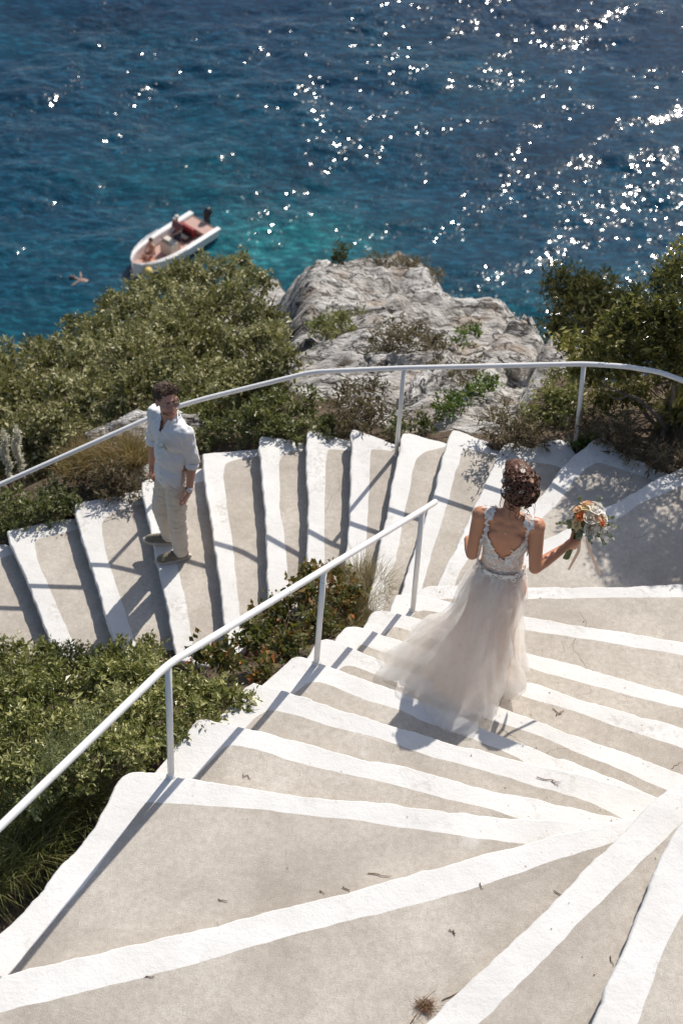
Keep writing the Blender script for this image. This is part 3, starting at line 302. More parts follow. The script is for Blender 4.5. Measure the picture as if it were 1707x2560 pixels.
def dist_line(X,Y,P):
    """signed distance to a polyline (positive on its left, the seaward side) and the interpolated third value"""
    best=np.full(X.shape,1e9); sg=np.ones(X.shape); val=np.zeros(X.shape)
    for a,b in zip(P[:-1],P[1:]):
        dx,dy=b[0]-a[0],b[1]-a[1]; L=dx*dx+dy*dy+1e-12
        t=np.clip(((X-a[0])*dx+(Y-a[1])*dy)/L,0,1)
        px,py=a[0]+t*dx,a[1]+t*dy; d=np.hypot(X-px,Y-py)
        m=d<best-1e-9
        best=np.where(m,d,best); s=np.where(dx*(Y-a[1])-dy*(X-a[0])>0,1.,-1.); sg=np.where(m,s,sg)
        val=np.where(m,a[2]+t*(b[2]-a[2]),val)
    poly=[(p[0],p[1]) for p in P]; poly=poly+[(poly[-1][0],-300.),(poly[0][0],-300.)]
    c=np.zeros(X.shape,bool); j=len(poly)-1
    for i in range(len(poly)):
        xi,yi=poly[i]; xj,yj=poly[j]
        c^=((yi>Y)!=(yj>Y))&(X<(xj-xi)*(Y-yi)/(yj-yi+1e-12)+xi); j=i
    return best*np.where(c,-1.,1.),val
BORDER=border_line()
def slope_z(X,Y):
    d,zb=dist_line(X,Y,BORDER)
    f=np.clip((-.45-X)/1.1,0,1); f=f*f*(3-2*f); u=np.clip((d-.8)/1.1,0,1)
    return np.where(d>0,zb-.30*np.minimum(d,.6)-.58*np.maximum(d-.6,0)-f*1.9*u*u*(3-2*u),zb-.45),d

def bank_src():
    L=[]
    for k in range(-8,1):
        e=STEPS[k][1]; L.append((e[0][0],e[0][1],k*RISER-.42))
        if k==0: L+=[(p[0],p[1],-.45) for p in e]
    for k in range(-22,-11): p=STEPS[k][0][-1]; L.append((p[0],p[1],k*RISER-.12))
    return np.array(L+[(-4.5,4.0,-2.6),(-3.2,5.0,-2.1),(-4.,6.5,-2.9),(-6,3,-3.4),(-6.5,8,-3.8),(-3.5,2.,-1.8)])
BSRC=bank_src()
def bank_z(x,y):
    w_=1/((x-BSRC[:,0])**2+(y-BSRC[:,1])**2+.02)**1.7; return float((w_*BSRC[:,2]).sum()/w_.sum())
# ---------------------------------------------------------------- staircase
def wob(x,y,s,a,seed):
    return (noise.noise(Vector((x*s,y*s,seed)))*a, noise.noise(Vector((x*s,y*s,seed+17.3)))*a)
def mean(L): return (sum(p[0] for p in L)/len(L),sum(p[1] for p in L)/len(L))
def inpoly(x,y,P):
    c=False; j=len(P)-1
    for i in range(len(P)):
        xi,yi=P[i]; xj,yj=P[j]
        if (yi>y)!=(yj>y) and x<(xj-xi)*(y-yi)/(yj-yi+1e-12)+xi: c=not c
        j=i
    return c
def step_mesh(k,parent):
    Nk,Ek,Gk=STEPS[k]; z=k*RISER
    if k+1 in STEPS:
        U=STEPS[k+1][0]; m0,m1=mean(Nk),mean(U); dx,dy=m1[0]-m0[0],m1[1]-m0[1]; L=math.hypot(dx,dy); sh=.07
        U=[(p[0]+dx/L*sh,p[1]+dy/L*sh) for p in U]
        back=U if k==-9 else U[::-1]
    else: back=[(p[0]+1.6,p[1]-.4) for p in Nk][::-1]
    vis=chaikin(list(Ek)[::-1]+list(Nk),1)
    vis=resample(vis,.022)
    vis=[(x+wob(x,y,9,.010,k)[0]+wob(x,y,34,.005,k+5)[0],y+wob(x,y,9,.010,k)[1]+wob(x,y,34,.005,k+5)[1]) for x,y in vis]
    O=vis+resample(back,.12)
    # orientation counter-clockwise
    A=sum(O[i-1][0]*O[i][1]-O[i][0]*O[i-1][1] for i in range(len(O)))
    if A<0: O=O[::-1]
    g=resample(chaikin(Gk,1),.03); g=[(x+wob(x,y,11,.007,k+40)[0],y+wob(x,y,11,.007,k+40)[1]) for x,y in g]
    n=len(O)
    verts=[Vector(p) for p in O]+[Vector(p) for p in g]
    edges=[(n+i,n+i+1) for i in range(len(g)-1)]
    vo,eo,fo,_,_,_=geometry.delaunay_2d_cdt(verts,edges,[list(range(n))],1,1e-5)
    gp=g+back
    V=[(v.x,v.y,z) for v in vo]; F=[];MI=[]
    for f in fo:
        cx=sum(vo[i].x for i in f)/len(f); cy=sum(vo[i].y for i in f)/len(f)
        F.append(tuple(f)); MI.append(1 if inpoly(cx,cy,gp) else 0)
    nt_=len(F)
    # rounded lip and riser
    b=len(V); rings=[(0,0),(.006,-.003),(.011,-.011),(.013,-.022),(.009,-.045),(.0,-.085),(-.004,-.16),(-.02,-1.1)]
    nrm=[]
    for i in range(n):
        a,c=O[i-2],O[(i+2)%n]; dx,dy=c[0]-a[0],c[1]-a[1]; L=math.hypot(dx,dy)+1e-9; nrm.append((dy/L,-dx/L))
    for ri,(ro,rz) in enumerate(rings):
        for i,(x,y) in enumerate(O):
            q=noise.noise(Vector((x*13,y*13,rz*30+k*3)))*.006*(1 if ri>3 else .25)
            o_=ro+q*(1 if ri else 0); V.append((x+nrm[i][0]*o_,y+nrm[i][1]*o_,z+rz+(-.0006 if ri==0 else 0)+(noise.noise(Vector((x*10,y*10,k)))*.003 if 0<ri<4 else 0)))
    for ri in range(len(rings)-1):
        for i in range(n):
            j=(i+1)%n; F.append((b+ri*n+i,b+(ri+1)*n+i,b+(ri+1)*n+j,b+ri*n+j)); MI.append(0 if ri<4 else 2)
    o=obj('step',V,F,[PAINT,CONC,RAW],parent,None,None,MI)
    sm=[i>=nt_ for i in range(len(F))]; o.data.polygons.foreach_set('use_smooth',sm)
    return o
stairs=empty('staircase',(-.9,5.,-.6)); tag(stairs,'winding concrete staircase with white painted nosings curving down the headland','staircase')
for k in(-23,-24,-25,-26):   # the flight goes on down to the left
    a,b=mean(STEPS[k+1][0]),mean(STEPS[k+2][0]); dx,dy=a[0]-b[0],a[1]-b[1]
    STEPS[k]=[[(p[0]+dx,p[1]+dy) for p in L] for L in STEPS[k+1]]
for k in STEPS: step_mesh(k,stairs)
# ---------------------------------------------------------------- ground
ax=lambda a,b,c,d,f,g_: np.concatenate([np.arange(a,b,g_),np.arange(b,c,f),np.arange(c,d+g_,g_)])
gx=ax(-34,-7,5.5,36,.065,1.1); gy=ax(6.5,8.6,21,62,.065,1.1)
X,Y=np.meshgrid(gx,gy); Z,dist=slope_z(X,Y)
ed,_=dist_line(X,Y,np.array(EDGE))
def nz(X,Y,s,sx=1,sy=1,rot=0,seed=0,kind='f'):
    c,s_=math.cos(rot),math.sin(rot); A=(X*c+Y*s_)*s*sx; B=(-X*s_+Y*c)*s*sy; out=np.empty(X.shape)
    it=zip(A.ravel(),B.ravel()); 
    if kind=='f': v=[noise.fractal(Vector((a,b,seed)),1.,2.1,5) for a,b in it]
    elif kind=='r': v=[noise.ridged_multi_fractal(Vector((a,b,seed)),.9,2.1,5,1.,2.) for a,b in it]
    else: v=[noise.noise(Vector((a,b,seed))) for a,b in it]
    return np.array(v).reshape(X.shape)
from math import pi
inr=np.zeros(X.shape)
d_r,_=dist_line(X,Y,np.array([(p[0],p[1],0) for p in ROCK+[ROCK[0]]]))
near=(X>-7)&(X<7)&(Y>8)&(Y<28)
ii=np.argwhere(near)
for a,b in ii: inr[a,b]=1. if inpoly(X[a,b],Y[a,b],ROCK) else -1.
inr[~near]=-1
rk=np.clip(.5+inr*np.abs(d_r)*1.6+.5*nz(X,Y,.55,seed=3)+.10,0,1)
r1=nz(X,Y,.42,1,2.2,R(18),5,'r'); r2=nz(X,Y,1.5,1,2.4,R(18),9,'r'); f1=nz(X,Y,.3,seed=12)
am=np.clip(dist/.8,0,1)
Z=Z+am*(f1*.12+rk*((r1-1.1)*.20+(r2-1.1)*.15)+(1-rk)*nz(X,Y,1.3,seed=7)*.06)
Z=np.where(dist>.1,Z,np.minimum(Z,Z))
Z=Z-np.where(ed>0,3.4*ed+.25*np.sqrt(np.maximum(ed,0)),0)-np.where(ed>-.4,.35*np.clip((ed+.4)/.4,0,1)**2,0)
Z=np.maximum(Z+np.where(ed>1,nz(X,Y,.35,seed=21,kind='n')*np.minimum(ed*.5,1.6),0),SEA-3)
nyy,nxx=X.shape; idx=np.arange(nyy*nxx).reshape(nyy,nxx)
F=np.stack([idx[:-1,:-1],idx[:-1,1:],idx[1:,1:],idx[1:,:-1]],-1).reshape(-1,4)
g=obj('ground',np.stack([X,Y,Z],-1).reshape(-1,3),F,ROCKM); tag(g,kind='structure')
a=g.data.attributes.new('rock','FLOAT','POINT'); a.data.foreach_set('value',np.where(ed>.6,.9,rk).ravel().astype(np.float32))
def ground_z(x,y):
    z_,d_=slope_z(np.array([x]),np.array([y])); return float(z_[0])
# bank of earth between the two flights
src=BSRC
bx=np.arange(-7,1.3,.09); by=np.arange(1.2,9.0,.09); BX,BY=np.meshgrid(bx,by)
W=1/((BX[...,None]-src[:,0])**2+(BY[...,None]-src[:,1])**2+.02)**1.7
BZ=(W*src[:,2]).sum(-1)/W.sum(-1)
le=sorted([(STEPS[k][1][0][1],STEPS[k][1][0][0]) for k in range(-8,1)]+[(p[1],p[0]) for p in STEPS[0][1]])
xe=np.interp(BY,[q[0] for q in le],[q[1] for q in le]); BZ=BZ+nz(BX,BY,1.2,seed=31)*.06
fe=sorted([(STEPS[k][0][-1][0],STEPS[k][0][-1][1]) for k in range(-22,-11)]); ye=np.interp(BX,[q[0] for q in fe],[q[1] for q in fe])
keep=(BX<xe+.12)&(BY<ye+.25)
nyy,nxx=BX.shape; idx=np.arange(nyy*nxx).reshape(nyy,nxx)
F=np.stack([idx[:-1,:-1],idx[:-1,1:],idx[1:,1:],idx[1:,:-1]],-1).reshape(-1,4)
F=F[keep[:-1,:-1].ravel()&keep[1:,1:].ravel()]
bk=obj('earth_bank',np.stack([BX,BY,BZ],-1).reshape(-1,3),F,ROCKM); tag(bk,kind='structure')
a=bk.data.attributes.new('rock','FLOAT','POINT'); a.data.foreach_set('value',np.full(BX.size,.1,dtype=np.float32))
# rising ground on the landward side of the near flight
hx=np.arange(2.2,9.,.09); hy=np.arange(-1,9.9,.09); HX,HY=np.meshgrid(hx,hy)
yk=[-1,3,4.5,5.2,5.7,6.5,7.9,9.9]; xb=np.interp(HY,yk,[2.4,2.5,3.2,2.95,2.85,3.0,3.3,3.35]); zb_=np.interp(HY,yk,[.35,.38,.36,.1,-.65,-.95,-1.25,-1.42])
HZ=zb_+.5*(HX-xb)-.06+nz(HX,HY,.9,seed=51)*.12*np.clip((HX-xb)*2,0,1); keep=HX>xb-.2
idx=np.arange(HX.size).reshape(HX.shape); F=np.stack([idx[:-1,:-1],idx[:-1,1:],idx[1:,1:],idx[1:,:-1]],-1).reshape(-1,4); F=F[keep[:-1,:-1].ravel()&keep[1:,1:].ravel()]
hb=obj('hillside',np.stack([HX,HY,HZ],-1).reshape(-1,3),F,ROCKM); tag(hb,kind='structure')
a=hb.data.attributes.new('rock','FLOAT','POINT'); a.data.foreach_set('value',np.clip(.45+.6*nz(HX,HY,.7,seed=52),0,1).ravel().astype(np.float32))
# ---------------------------------------------------------------- sea
fx=np.arange(-20,33.01,SEAG); fy=np.arange(46,102.01,SEAG)
sx_=np.concatenate([np.linspace(-3000,-160,8),np.linspace(-120,-30,12),fx,np.linspace(42,150,12),np.linspace(180,3000,8)]); sy_=np.concatenate([np.linspace(-400,20,5),np.linspace(25,41,5),fy,np.linspace(110,230,14),np.linspace(260,5000,10)])
X_,Y_=np.meshgrid(sx_,sy_); Z_=np.zeros(X_.shape)
i0,j0=22-2,10; ny,nx=len(fy),len(fx); XX,YY=X_[10:10+ny,20:20+nx],Y_[10:10+ny,20:20+nx]
def fastnoise(X,Y,lam,seed,an=1.,rot=0.):
    """smooth value noise on a rotated, stretched lattice"""
    rs=np.random.RandomState(seed); c,s=math.cos(rot),math.sin(rot); A=(X*c+Y*s)/(lam*an)+500; B=(-X*s+Y*c)/lam+500
    T=rs.normal(size=(256,256)); ia=np.floor(A).astype(int); ib=np.floor(B).astype(int); a=A-ia; b=B-ib; a=a*a*a*(a*(a*6-15)+10); b=b*b*b*(b*(b*6-15)+10)
    g=lambda i,j:T[i%256,j%256]
    return (g(ia,ib)*(1-a)+g(ia+1,ib)*a)*(1-b)+(g(ia,ib+1)*(1-a)+g(ia+1,ib+1)*a)*b
ro_=R(20); gust=np.clip(1.0+.26*fastnoise(XX,YY,5.5,3,1.8,ro_)+.30*fastnoise(XX,YY,1.6,4,1.5,ro_),.35,1.8)
Zf=.085*fastnoise(XX,YY,3.6,5,2.,ro_)+.052*fastnoise(XX,YY,1.5,6,1.8,R(28))+.72*gust*(.040*fastnoise(XX,YY,.66,7,1.7,R(8))+.0130*fastnoise(XX,YY,.25,8,1.3,R(30)))+gust*.0042*np.random.RandomState(9).normal(size=XX.shape)
fd=np.minimum(np.minimum(XX-fx[0],fx[-1]-XX),np.minimum(YY-fy[0],fy[-1]-YY)); Zf*=np.clip(fd/4,0,1)
Z_[10:10+ny,20:20+nx]=Zf
idx=np.arange(X_.size).reshape(X_.shape); F=np.stack([idx[:-1,:-1],idx[:-1,1:],idx[1:,1:],idx[1:,:-1]],-1).reshape(-1,4)
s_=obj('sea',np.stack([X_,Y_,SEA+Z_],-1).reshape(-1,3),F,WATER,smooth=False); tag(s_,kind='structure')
# ---------------------------------------------------------------- handrails
def rail_pts(P,r=.0,n=6):
    """rounds the corners of a rail a little"""
    out=[Vector(P[0])]
    for i in range(1,len(P)-1):
        a,b,c=Vector(P[i-1]),Vector(P[i]),Vector(P[i+1]); ra=min(.09,(b-a).length*.3,(c-b).length*.3)
        p0=b+(a-b).normalized()*ra; p1=b+(c-b).normalized()*ra
        for j in range(n+1):
            t=j/n; out.append(p0*(1-t)**2+b*2*t*(1-t)+p1*t*t)
    out.append(Vector(P[-1])); return out
def handrail(label,rail,posts,r=.0188,pr=.0175):
    e=empty('handrail',posts[0][0]); tag(e,label,'handrail','handrails along the staircase')
    mb=MB(); mb.tube(rail_pts(rail),r,14); mb.build('rail',RAIL,e)
    for b,t in posts:
        mb=MB(); b=Vector(b); t=Vector(t); mb.tube([b-Vector((0,0,.06)),b.lerp(t,.5),t],pr,12)
        mb.tube([b+Vector((0,0,.001)),b+Vector((0,0,.006)),b+Vector((0,0,.012))],[pr*1.5,pr*1.35,pr*1.02],12)
        mb.build('post',RAIL,e)
handrail('near white pipe handrail on the inner edge of the upper steps, ending beside the bride',
  [(-3.0,1.6,2.35),(-1.413,3.887,1.165),(-.780,5.106,.919),(-.075,6.261,.382),(.488,7.213,-.083),(.572,7.352,-.145)],
  [((-.791,5.104,0),(-.780,5.106,.91)),((-.09,6.261,-.432),(-.075,6.261,.375)),((.500,7.212,-1.008),(.488,7.213,-.09)),((-1.72,3.5,.144),(-1.68,3.5,1.36))])
handrail('far white pipe handrail along the seaward side of the lower steps behind the groom',
  [(-4.6,8.45,-2.85),(-2.684,9.306,-2.26),(-1.388,9.766,-1.76),(-1.118,9.80,-1.66),(-.295,9.848,-1.356),(.399,9.678,-1.106),(1.693,9.494,-.794),(1.965,9.386,-.70),(2.189,9.256,-.62),(2.35,9.155,-.6),(3.1,8.6,-.5),(3.9,7.9,-.42)],
  [((.399,9.678,-2.016),(.399,9.678,-1.115)),((1.748,9.484,-1.60),(1.693,9.494,-.80)),((-1.387,9.766,-2.592),(-1.388,9.766,-1.77)),((3.1,8.6,-1.25),(3.1,8.6,-.51)),((-3.6,8.9,-3.3),(-3.6,8.9,-2.57))])
# ---------------------------------------------------------------- plants
LM={
'mastic':leaf_mat('mastic_leaf',(.040,.036,.014),(.225,.215,.085),(.60,.56,.32),.28),
'lentisk':leaf_mat('lentisk_leaf',(.030,.034,.010),(.20,.215,.060),(.66,.63,.29),.30,.32),
'tree':leaf_mat('evergreen_leaf',(.025,.027,.008),(.17,.16,.045),(.52,.46,.16),.32),
'bush':leaf_mat('scrub_leaf',(.05,.06,.018),(.17,.18,.06),(.34,.33,.14),.3),
'green':leaf_mat('fresh_leaf',(.03,.07,.015),(.10,.17,.035),(.20,.27,.07),.3),
'cover':leaf_mat('groundcover_leaf',(.05,.06,.02),(.14,.16,.055),(.26,.24,.12),.25),
'brown':leaf_mat('heather_leaf',(.07,.045,.03),(.17,.125,.085),(.30,.25,.18),.2,.7,.2),
'juniper':leaf_mat('juniper_leaf',(.035,.035,.015),(.10,.095,.040),(.20,.17,.08),.2,.6,.2),
'conifer':leaf_mat('conifer_leaf',(.012,.022,.010),(.030,.045,.018),(.06,.08,.035),.15,.6,.2),
'dark':leaf_mat('dark_scrub_leaf',(.03,.035,.015),(.075,.075,.03),(.14,.12,.06),.2,.6,.2),
'grass':leaf_mat('tawny_grass_blade',(.20,.13,.06),(.36,.25,.13),(.55,.43,.27),.3,.7,.2),
'drygrass':leaf_mat('straw_grass_blade',(.24,.19,.12),(.42,.34,.22),(.62,.53,.38),.3,.7,.2),
'longgrass':leaf_mat('green_grass_blade',(.10,.12,.03),(.25,.26,.09),(.62,.50,.30),.3,.6,.2),
'weed':leaf_mat('feathery_weed_leaf',(.08,.10,.04),(.17,.19,.085),(.30,.31,.16),.3,.6,.2),
'bramble':leaf_mat('bramble_leaf',(.05,.060,.018),(.13,.13,.045),(.42,.13,.035),.3,.4),
}
def foliage(lobes,n,size,aspect,rs,clump=7,flat=.85,shell=.45,tb=0.,zmin=-.55,up=.35,spread=1.,core=.12):
    L=np.array(lobes); wt=L[:,3]**2; wt/=wt.sum()
    nc=max(1,n//clump); li=rs.choice(len(L),nc,p=wt); D=rs.normal(size=(nc,3)); D/=np.linalg.norm(D,axis=1)[:,None]
    D[:,2]=np.where(D[:,2]<zmin,-D[:,2],D[:,2])
    sd=rs.uniform(0,50)
    nf=np.array([noise.noise(Vector((d[0]*2.1+sd,d[1]*2.1,d[2]*2.1+l*3.7))) for d,l in zip(D,li)])
    nf2=np.array([noise.noise(Vector((d[0]*5.5+sd,d[1]*5.5,d[2]*5.5+l*5.1))) for d,l in zip(D,li)]); rad=(1-shell*rs.random(nc)**1.7)*(1+.48*nf+.34*nf2)
    inner=rs.random(nc)<core; rad=np.where(inner,rad*.6,rad)
    Cc=L[li,:3]+D*L[li,3][:,None]*rad[:,None]*np.array([1,1,flat])
    ax_=D*.55+rs.normal(size=(nc,3))*.45+np.array([0,0,up]); ax_/=np.linalg.norm(ax_,axis=1)[:,None]
    wp=np.array([noise.noise(Vector((c[0]*1.1,c[1]*1.1,c[2]*1.1+7))) for c in Cc]); ct=rs.normal(0,.17,nc)+nf*.30+nf2*.35+wp*.35  # random leaf tone, plus painted highlights on outer clumps and shade in recesses
    Cn=np.repeat(Cc,clump,0); An=np.repeat(ax_,clump,0); m_=len(Cn)
    sc=size*rs.uniform(.6,1.25,m_)*np.repeat(np.clip(np.exp(rs.normal(0,.32,nc)),.5,1.8),clump)
    O=An*.5+rs.normal(size=(m_,3))*.62*spread; O/=np.linalg.norm(O,axis=1)[:,None]
    pos=Cn+An*(rs.uniform(-1.3,1.3,m_)*size)[:,None]+rs.normal(size=(m_,3))*size*.25
    W_=np.cross(O,rs.normal(size=(m_,3))+np.array([0,0,.9])); W_/=np.linalg.norm(W_,axis=1)[:,None]+1e-9
    Nn=np.cross(W_,O)
    hw=(sc*aspect*.5)[:,None]; s1=sc[:,None]
    V=np.stack([pos,pos+O*s1*.5+W_*hw+Nn*s1*.06,pos+O*s1-Nn*s1*.10,pos+O*s1*.5-W_*hw+Nn*s1*.06],1).reshape(-1,3)
    t=np.clip(.5+tb+np.repeat(ct,clump)+rs.normal(0,.13,m_),0,1)
    return V,np.arange(m_*4).reshape(-1,4),np.repeat(t,4)
def blades(lobes,n,length,width,rs,tb=0.,lean=.5):
    L=np.array(lobes); wt=L[:,3]**2; wt/=wt.sum(); li=rs.choice(len(L),n,p=wt)
    a=rs.uniform(0,2*pi,n); r=np.sqrt(rs.random(n))*L[li,3]
    b=np.stack([L[li,0]+np.cos(a)*r,L[li,1]+np.sin(a)*r,L[li,2]-L[li,3]*.5],1)
    d=np.stack([np.cos(a)*lean,np.sin(a)*lean,np.ones(n)],1)+rs.normal(size=(n,3))*.28*(.4+lean); d/=np.linalg.norm(d,axis=1)[:,None]
    ln=(length*rs.uniform(.5,1.2,n))[:,None]; side=np.cross(d,rs.normal(size=(n,3))); side/=np.linalg.norm(side,axis=1)[:,None]; side*=width*.5
    mid=b+d*ln*.55; bend=d+np.stack([d[:,0],d[:,1],-np.abs(rs.normal(0,.5,n))],1)*.8; bend/=np.linalg.norm(bend,axis=1)[:,None]
    tip=mid+bend*ln*.45
    V=np.stack([b-side,b+side,mid+side*.8,mid-side*.8,tip],1).reshape(-1,3)
    i=np.arange(n)[:,None]*5; F1=np.concatenate([i,i+1,i+2,i+3],1); F2=np.concatenate([i+3,i+2,i+4,i+4],1)
    t=np.repeat(np.clip(.5+tb+rs.normal(0,.22,n),0,1),5)
    V=np.concatenate([V,V[4::5]+side*.05]); t=np.concatenate([t,t[4::5]]); F2[:,3]=n*5+np.arange(n)
    return V,np.concatenate([F1,F2]),t
def twiggy(name,lobes,base,rs,parent,r0,mat,n=3,sub=True):
    mb=MB()
    for L in lobes:
        for _ in range(n):
            b=Vector(base)+Vector((rs.normal(0,.08),rs.normal(0,.08),0)); e=Vector(L[:3])+Vector(rs.normal(size=3))*L[3]*.55
            P=[b];q=5
            for i in range(1,q+1): P.append(b.lerp(e,i/q)+Vector(rs.normal(size=3))*.07*(e-b).length*.5*(1 if i<q else .3)+Vector((0,0,.12*(e-b).length*math.sin(pi*i/q)*.5)))
            P=[Vector(p) for p in chaikin([tuple(p) for p in P],1)]
            mb.tube(P,[r0*(1-.82*i/(len(P)-1)) for i in range(len(P))],6)
            if sub:
                for j in (3,5,7):
                    p=P[min(j,len(P)-1)]; d=Vector(rs.normal(size=3)); d.z=abs(d.z); d.normalize(); l=L[3]*rs.uniform(.4,.8)
                    mb.tube([p,p+d*l*.5+Vector(rs.normal(size=3))*.02,p+d*l],[r0*.4,r0*.28,r0*.1],5)
    return mb.build(name,mat,parent)
# kind: (leaves per m2 of lobe area, leaf size, aspect, clump, name, category, stem radius)
PK={'mastic':(3300,.044,.5,8,'shrub','shrub',.02),'lentisk':(7400,.030,.42,8,'shrub','shrub',.008),'tree':(3800,.040,.45,8,'evergreen_tree','tree',.030),
'bush':(2600,.038,.5,7,'shrub','shrub',.008),'green':(4200,.030,.6,6,'shrub','shrub',.006),'cover':(3000,.036,.55,6,'ground_cover_plant','plant',.004),
'brown':(3000,.036,.32,8,'heather','shrub',.007),'juniper':(2600,.06,.26,10,'juniper','tree',.04),'conifer':(3000,.06,.24,12,'conifer','tree',.03),
'dark':(1600,.05,.4,7,'shrub','shrub',.01),'bramble':(3600,.036,.7,4,'bramble','shrub',.004),'weed':(5200,.045,.10,14,'weed','weed',.003)}
PLANTS+=[('mastic','olive bush outside the lower end of the far flight',[(-4.4,10.1,-4.4,.6),(-5.1,9.8,-4.6,.65),(-5.9,9.5,-4.9,.7),(-4.8,10.9,-5.2,.8),(-6.6,9.9,-5.5,.9),(-7.6,9.3,-5.6,.8)]),
('mastic','olive bush below the near landing on the left',[(-3.3,6.4,-2.5,.42),(-3.9,5.6,-2.7,.5),(-3.6,4.5,-2.3,.45),(-4.6,7.0,-3.0,.5),(-3.1,7.1,-2.75,.32),(-4.8,4.9,-2.9,.6),(-5.4,6.2,-3.2,.6)])]
for ki,(kind,label,L) in enumerate(PLANTS):
    rs=np.random.RandomState(100+ki); L=[tuple(l) for l in L]; near_=kind in('lentisk','bramble','drygrass','weed','longgrass')
    L=L+([(2.95,9.75,.55,.36),(3.2,9.45,.2,.38),(3.1,9.9,1.0,.3),(2.4,9.8,-.22,.28),(2.65,9.85,.05,.3)] if kind=='tree' else []); cx=sum(l[0] for l in L)/len(L); cy=sum(l[1] for l in L)/len(L); zb=min((bank_z if near_ else ground_z)(cx,cy),min(l[2] for l in L)-.02)
    if kind in('grass','drygrass','longgrass'):
        e=empty('grass_tuft',(cx,cy,zb)); tag(e,label,'grass tuft')
        nb,ln,wd,le_={'grass':(2600,.32,.004,.35),'drygrass':(2600,.26,.0032,.5),'longgrass':(2600,.30,.0045,.7)}[kind]
        V,F,t=blades(L,nb,ln,wd,rs,{'longgrass':-.08}.get(kind,0.),le_); obj('blades',V,F,LM[kind],e,False,t)
        V,F,t=blades(L,nb//5,ln*.6,wd*1.2,rs,-.3,1.); obj('dead_blades',V,F,LM['drygrass'],e,False,t); continue
    dn,sz,asp,cl,nm,cat,sr=PK[kind]
    e=empty(nm,(cx,cy,zb)); tag(e,label,cat)
    area=sum(l[3]**2 for l in L)*4*pi*.6
    n=int(area*dn)
    istree=kind in('tree','juniper','conifer')
    V,F,t=foliage(L,n,sz,asp,rs,cl,.85 if kind!='conifer' else 1.2,tb={'mastic':.0,'lentisk':.0,'tree':.0,'bramble':-.05}.get(kind,0.),shell=.5 if kind not in('tree','bramble') else .75)
    obj('crown' if istree else 'foliage',V,F,LM[kind],e,False,t)
    if kind=='tree':
        twiggy('trunk',L[4:7]+L[-3:],(2.45,9.75,-1.65),rs,e,.026,STEMG,1); twiggy('branches',L,(2.6,10.1,-1.7),rs,e,.010,STEMG,1)
    elif kind in('juniper','conifer'): twiggy('trunk',L,(cx,cy,min(l[2] for l in L)-1.2),rs,e,.02,STEM,1,True)
    elif near_: twiggy('stems',L,(cx,cy,zb),rs,e,sr,STEM,3 if kind!='weed' else 1,True)
    else: twiggy('trunk' if istree else 'stems',L,(cx,cy,zb),rs,e,sr,STEM,2,True)
SPIKE_M=leaf_mat('pale_floret',(.60,.55,.45),(.78,.73,.62),(.90,.87,.78),.3,.7,.2)
BL=['grey white boulder beside the groom under the far handrail','lower pale boulder to the left of the groom by the dry bush','flat pale rock behind the groundcover right of the groom','grey boulder right of the far handrail post','low pale boulder beside the cushion plant near the far post']
for i,(x,y,z,r) in enumerate(BOULD):
    bm=bmesh.new(); bmesh.ops.create_icosphere(bm,subdivisions=5,radius=1)
    for v in bm.verts:
        p=v.co.copy(); a=noise.fractal(Vector((p.x*1.3+i*9,p.y*2.2,p.z*2.4)),1.,2.,5); q=1+.38*a+.10*(noise.ridged_multi_fractal(Vector((p.x*3+i,p.y*6,p.z*5)),.9,2.1,4,1.,2.)-1); v.co=Vector((p.x*1.35*r*q,p.y*r*q,p.z*.62*r*q))
    me=bpy.data.meshes.new('boulder'); bm.to_mesh(me); bm.free(); a=me.attributes.new('rock','FLOAT','POINT'); a.data.foreach_set('value',[1.]*len(me.vertices))
    o=link('boulder',me,ROCKM,None,True); o.location=(x,y,z-.05); o.rotation_euler=(0,0,.4+i); tag(o,BL[i],'rock')
# flower spikes at the far left
for i,(sx,sy,sz_,hh) in enumerate(SPIKES):
    rs=np.random.RandomState(40+i); e=empty('flower_spike',(sx,sy,sz_)); tag(e,['left one of the two pale flower spikes above the far handrail','right one of the two pale flower spikes above the far handrail'][i],'flower','pale flower spikes at the far left')
    mb=MB(); P=[(sx+.02*math.sin(j),sy,sz_+hh*j/6) for j in range(7)]; mb.tube(P,[.007]*4+[.005,.004,.002],6); mb.build('stalk',STEMG,e)
    lob=[(sx+.015*math.sin(j),sy,sz_+hh*(.5+.5*j/9),.021*math.sin(pi*(j+1.2)/11.5)+.006) for j in range(10)]
    V,F,t=foliage(lob,2200,.016,.6,rs,5,1.2,shell=.5); obj('florets',V,F,SPIKE_M,e,False,t)
# ---------------------------------------------------------------- twigs and leaf litter
TWM=simple('dry_twig',(.20,.12,.07),.8,.3,60,.4)
TL=['one of two crossed twigs on the grey tread right of the bride, the longer','the other crossed twig right of the bride, the shorter','long straight twig on the white nosing below the bride shadow','short forked twig touching the long twig on the white nosing',
'twig touching the white strip near the bottom centre','curved stub of twig on the wide lower tread','thin bent twig beside the curved stub on the wide lower tread','longest brown stick leaning on the white strip at the bottom','small dark twig on the grey tread right of the first near post',
'small twig in the middle of the large triangular tread','short thick twig just above the white strip at left centre','flat twig lying below the white strip at the lower left','thin twig above the white strip at bottom centre left','long thin stem on the large triangular tread by the strip',
'pale straw at the right edge on the upper treads','thin straw by the lower right white strip','tiny twig under the white strip right of centre','stem beside the dry grass wad at the bottom']
for i,(a_,b_) in enumerate([(t[:3],t[3:]) for t in TWIGS]):
    rs=np.random.RandomState(i); a_,b_=Vector(a_),Vector(b_); P=[a_.lerp(b_,j/5)+Vector((rs.normal(0,.004),rs.normal(0,.004),.0005+abs(rs.normal(0,.001)))) for j in range(6)]
    mb=MB(); mb.tube(P,[.002,.0026,.0024,.002,.0016,.001],6); tag(mb.build('twig',TWM),TL[i],'twig','twigs scattered on the near steps')
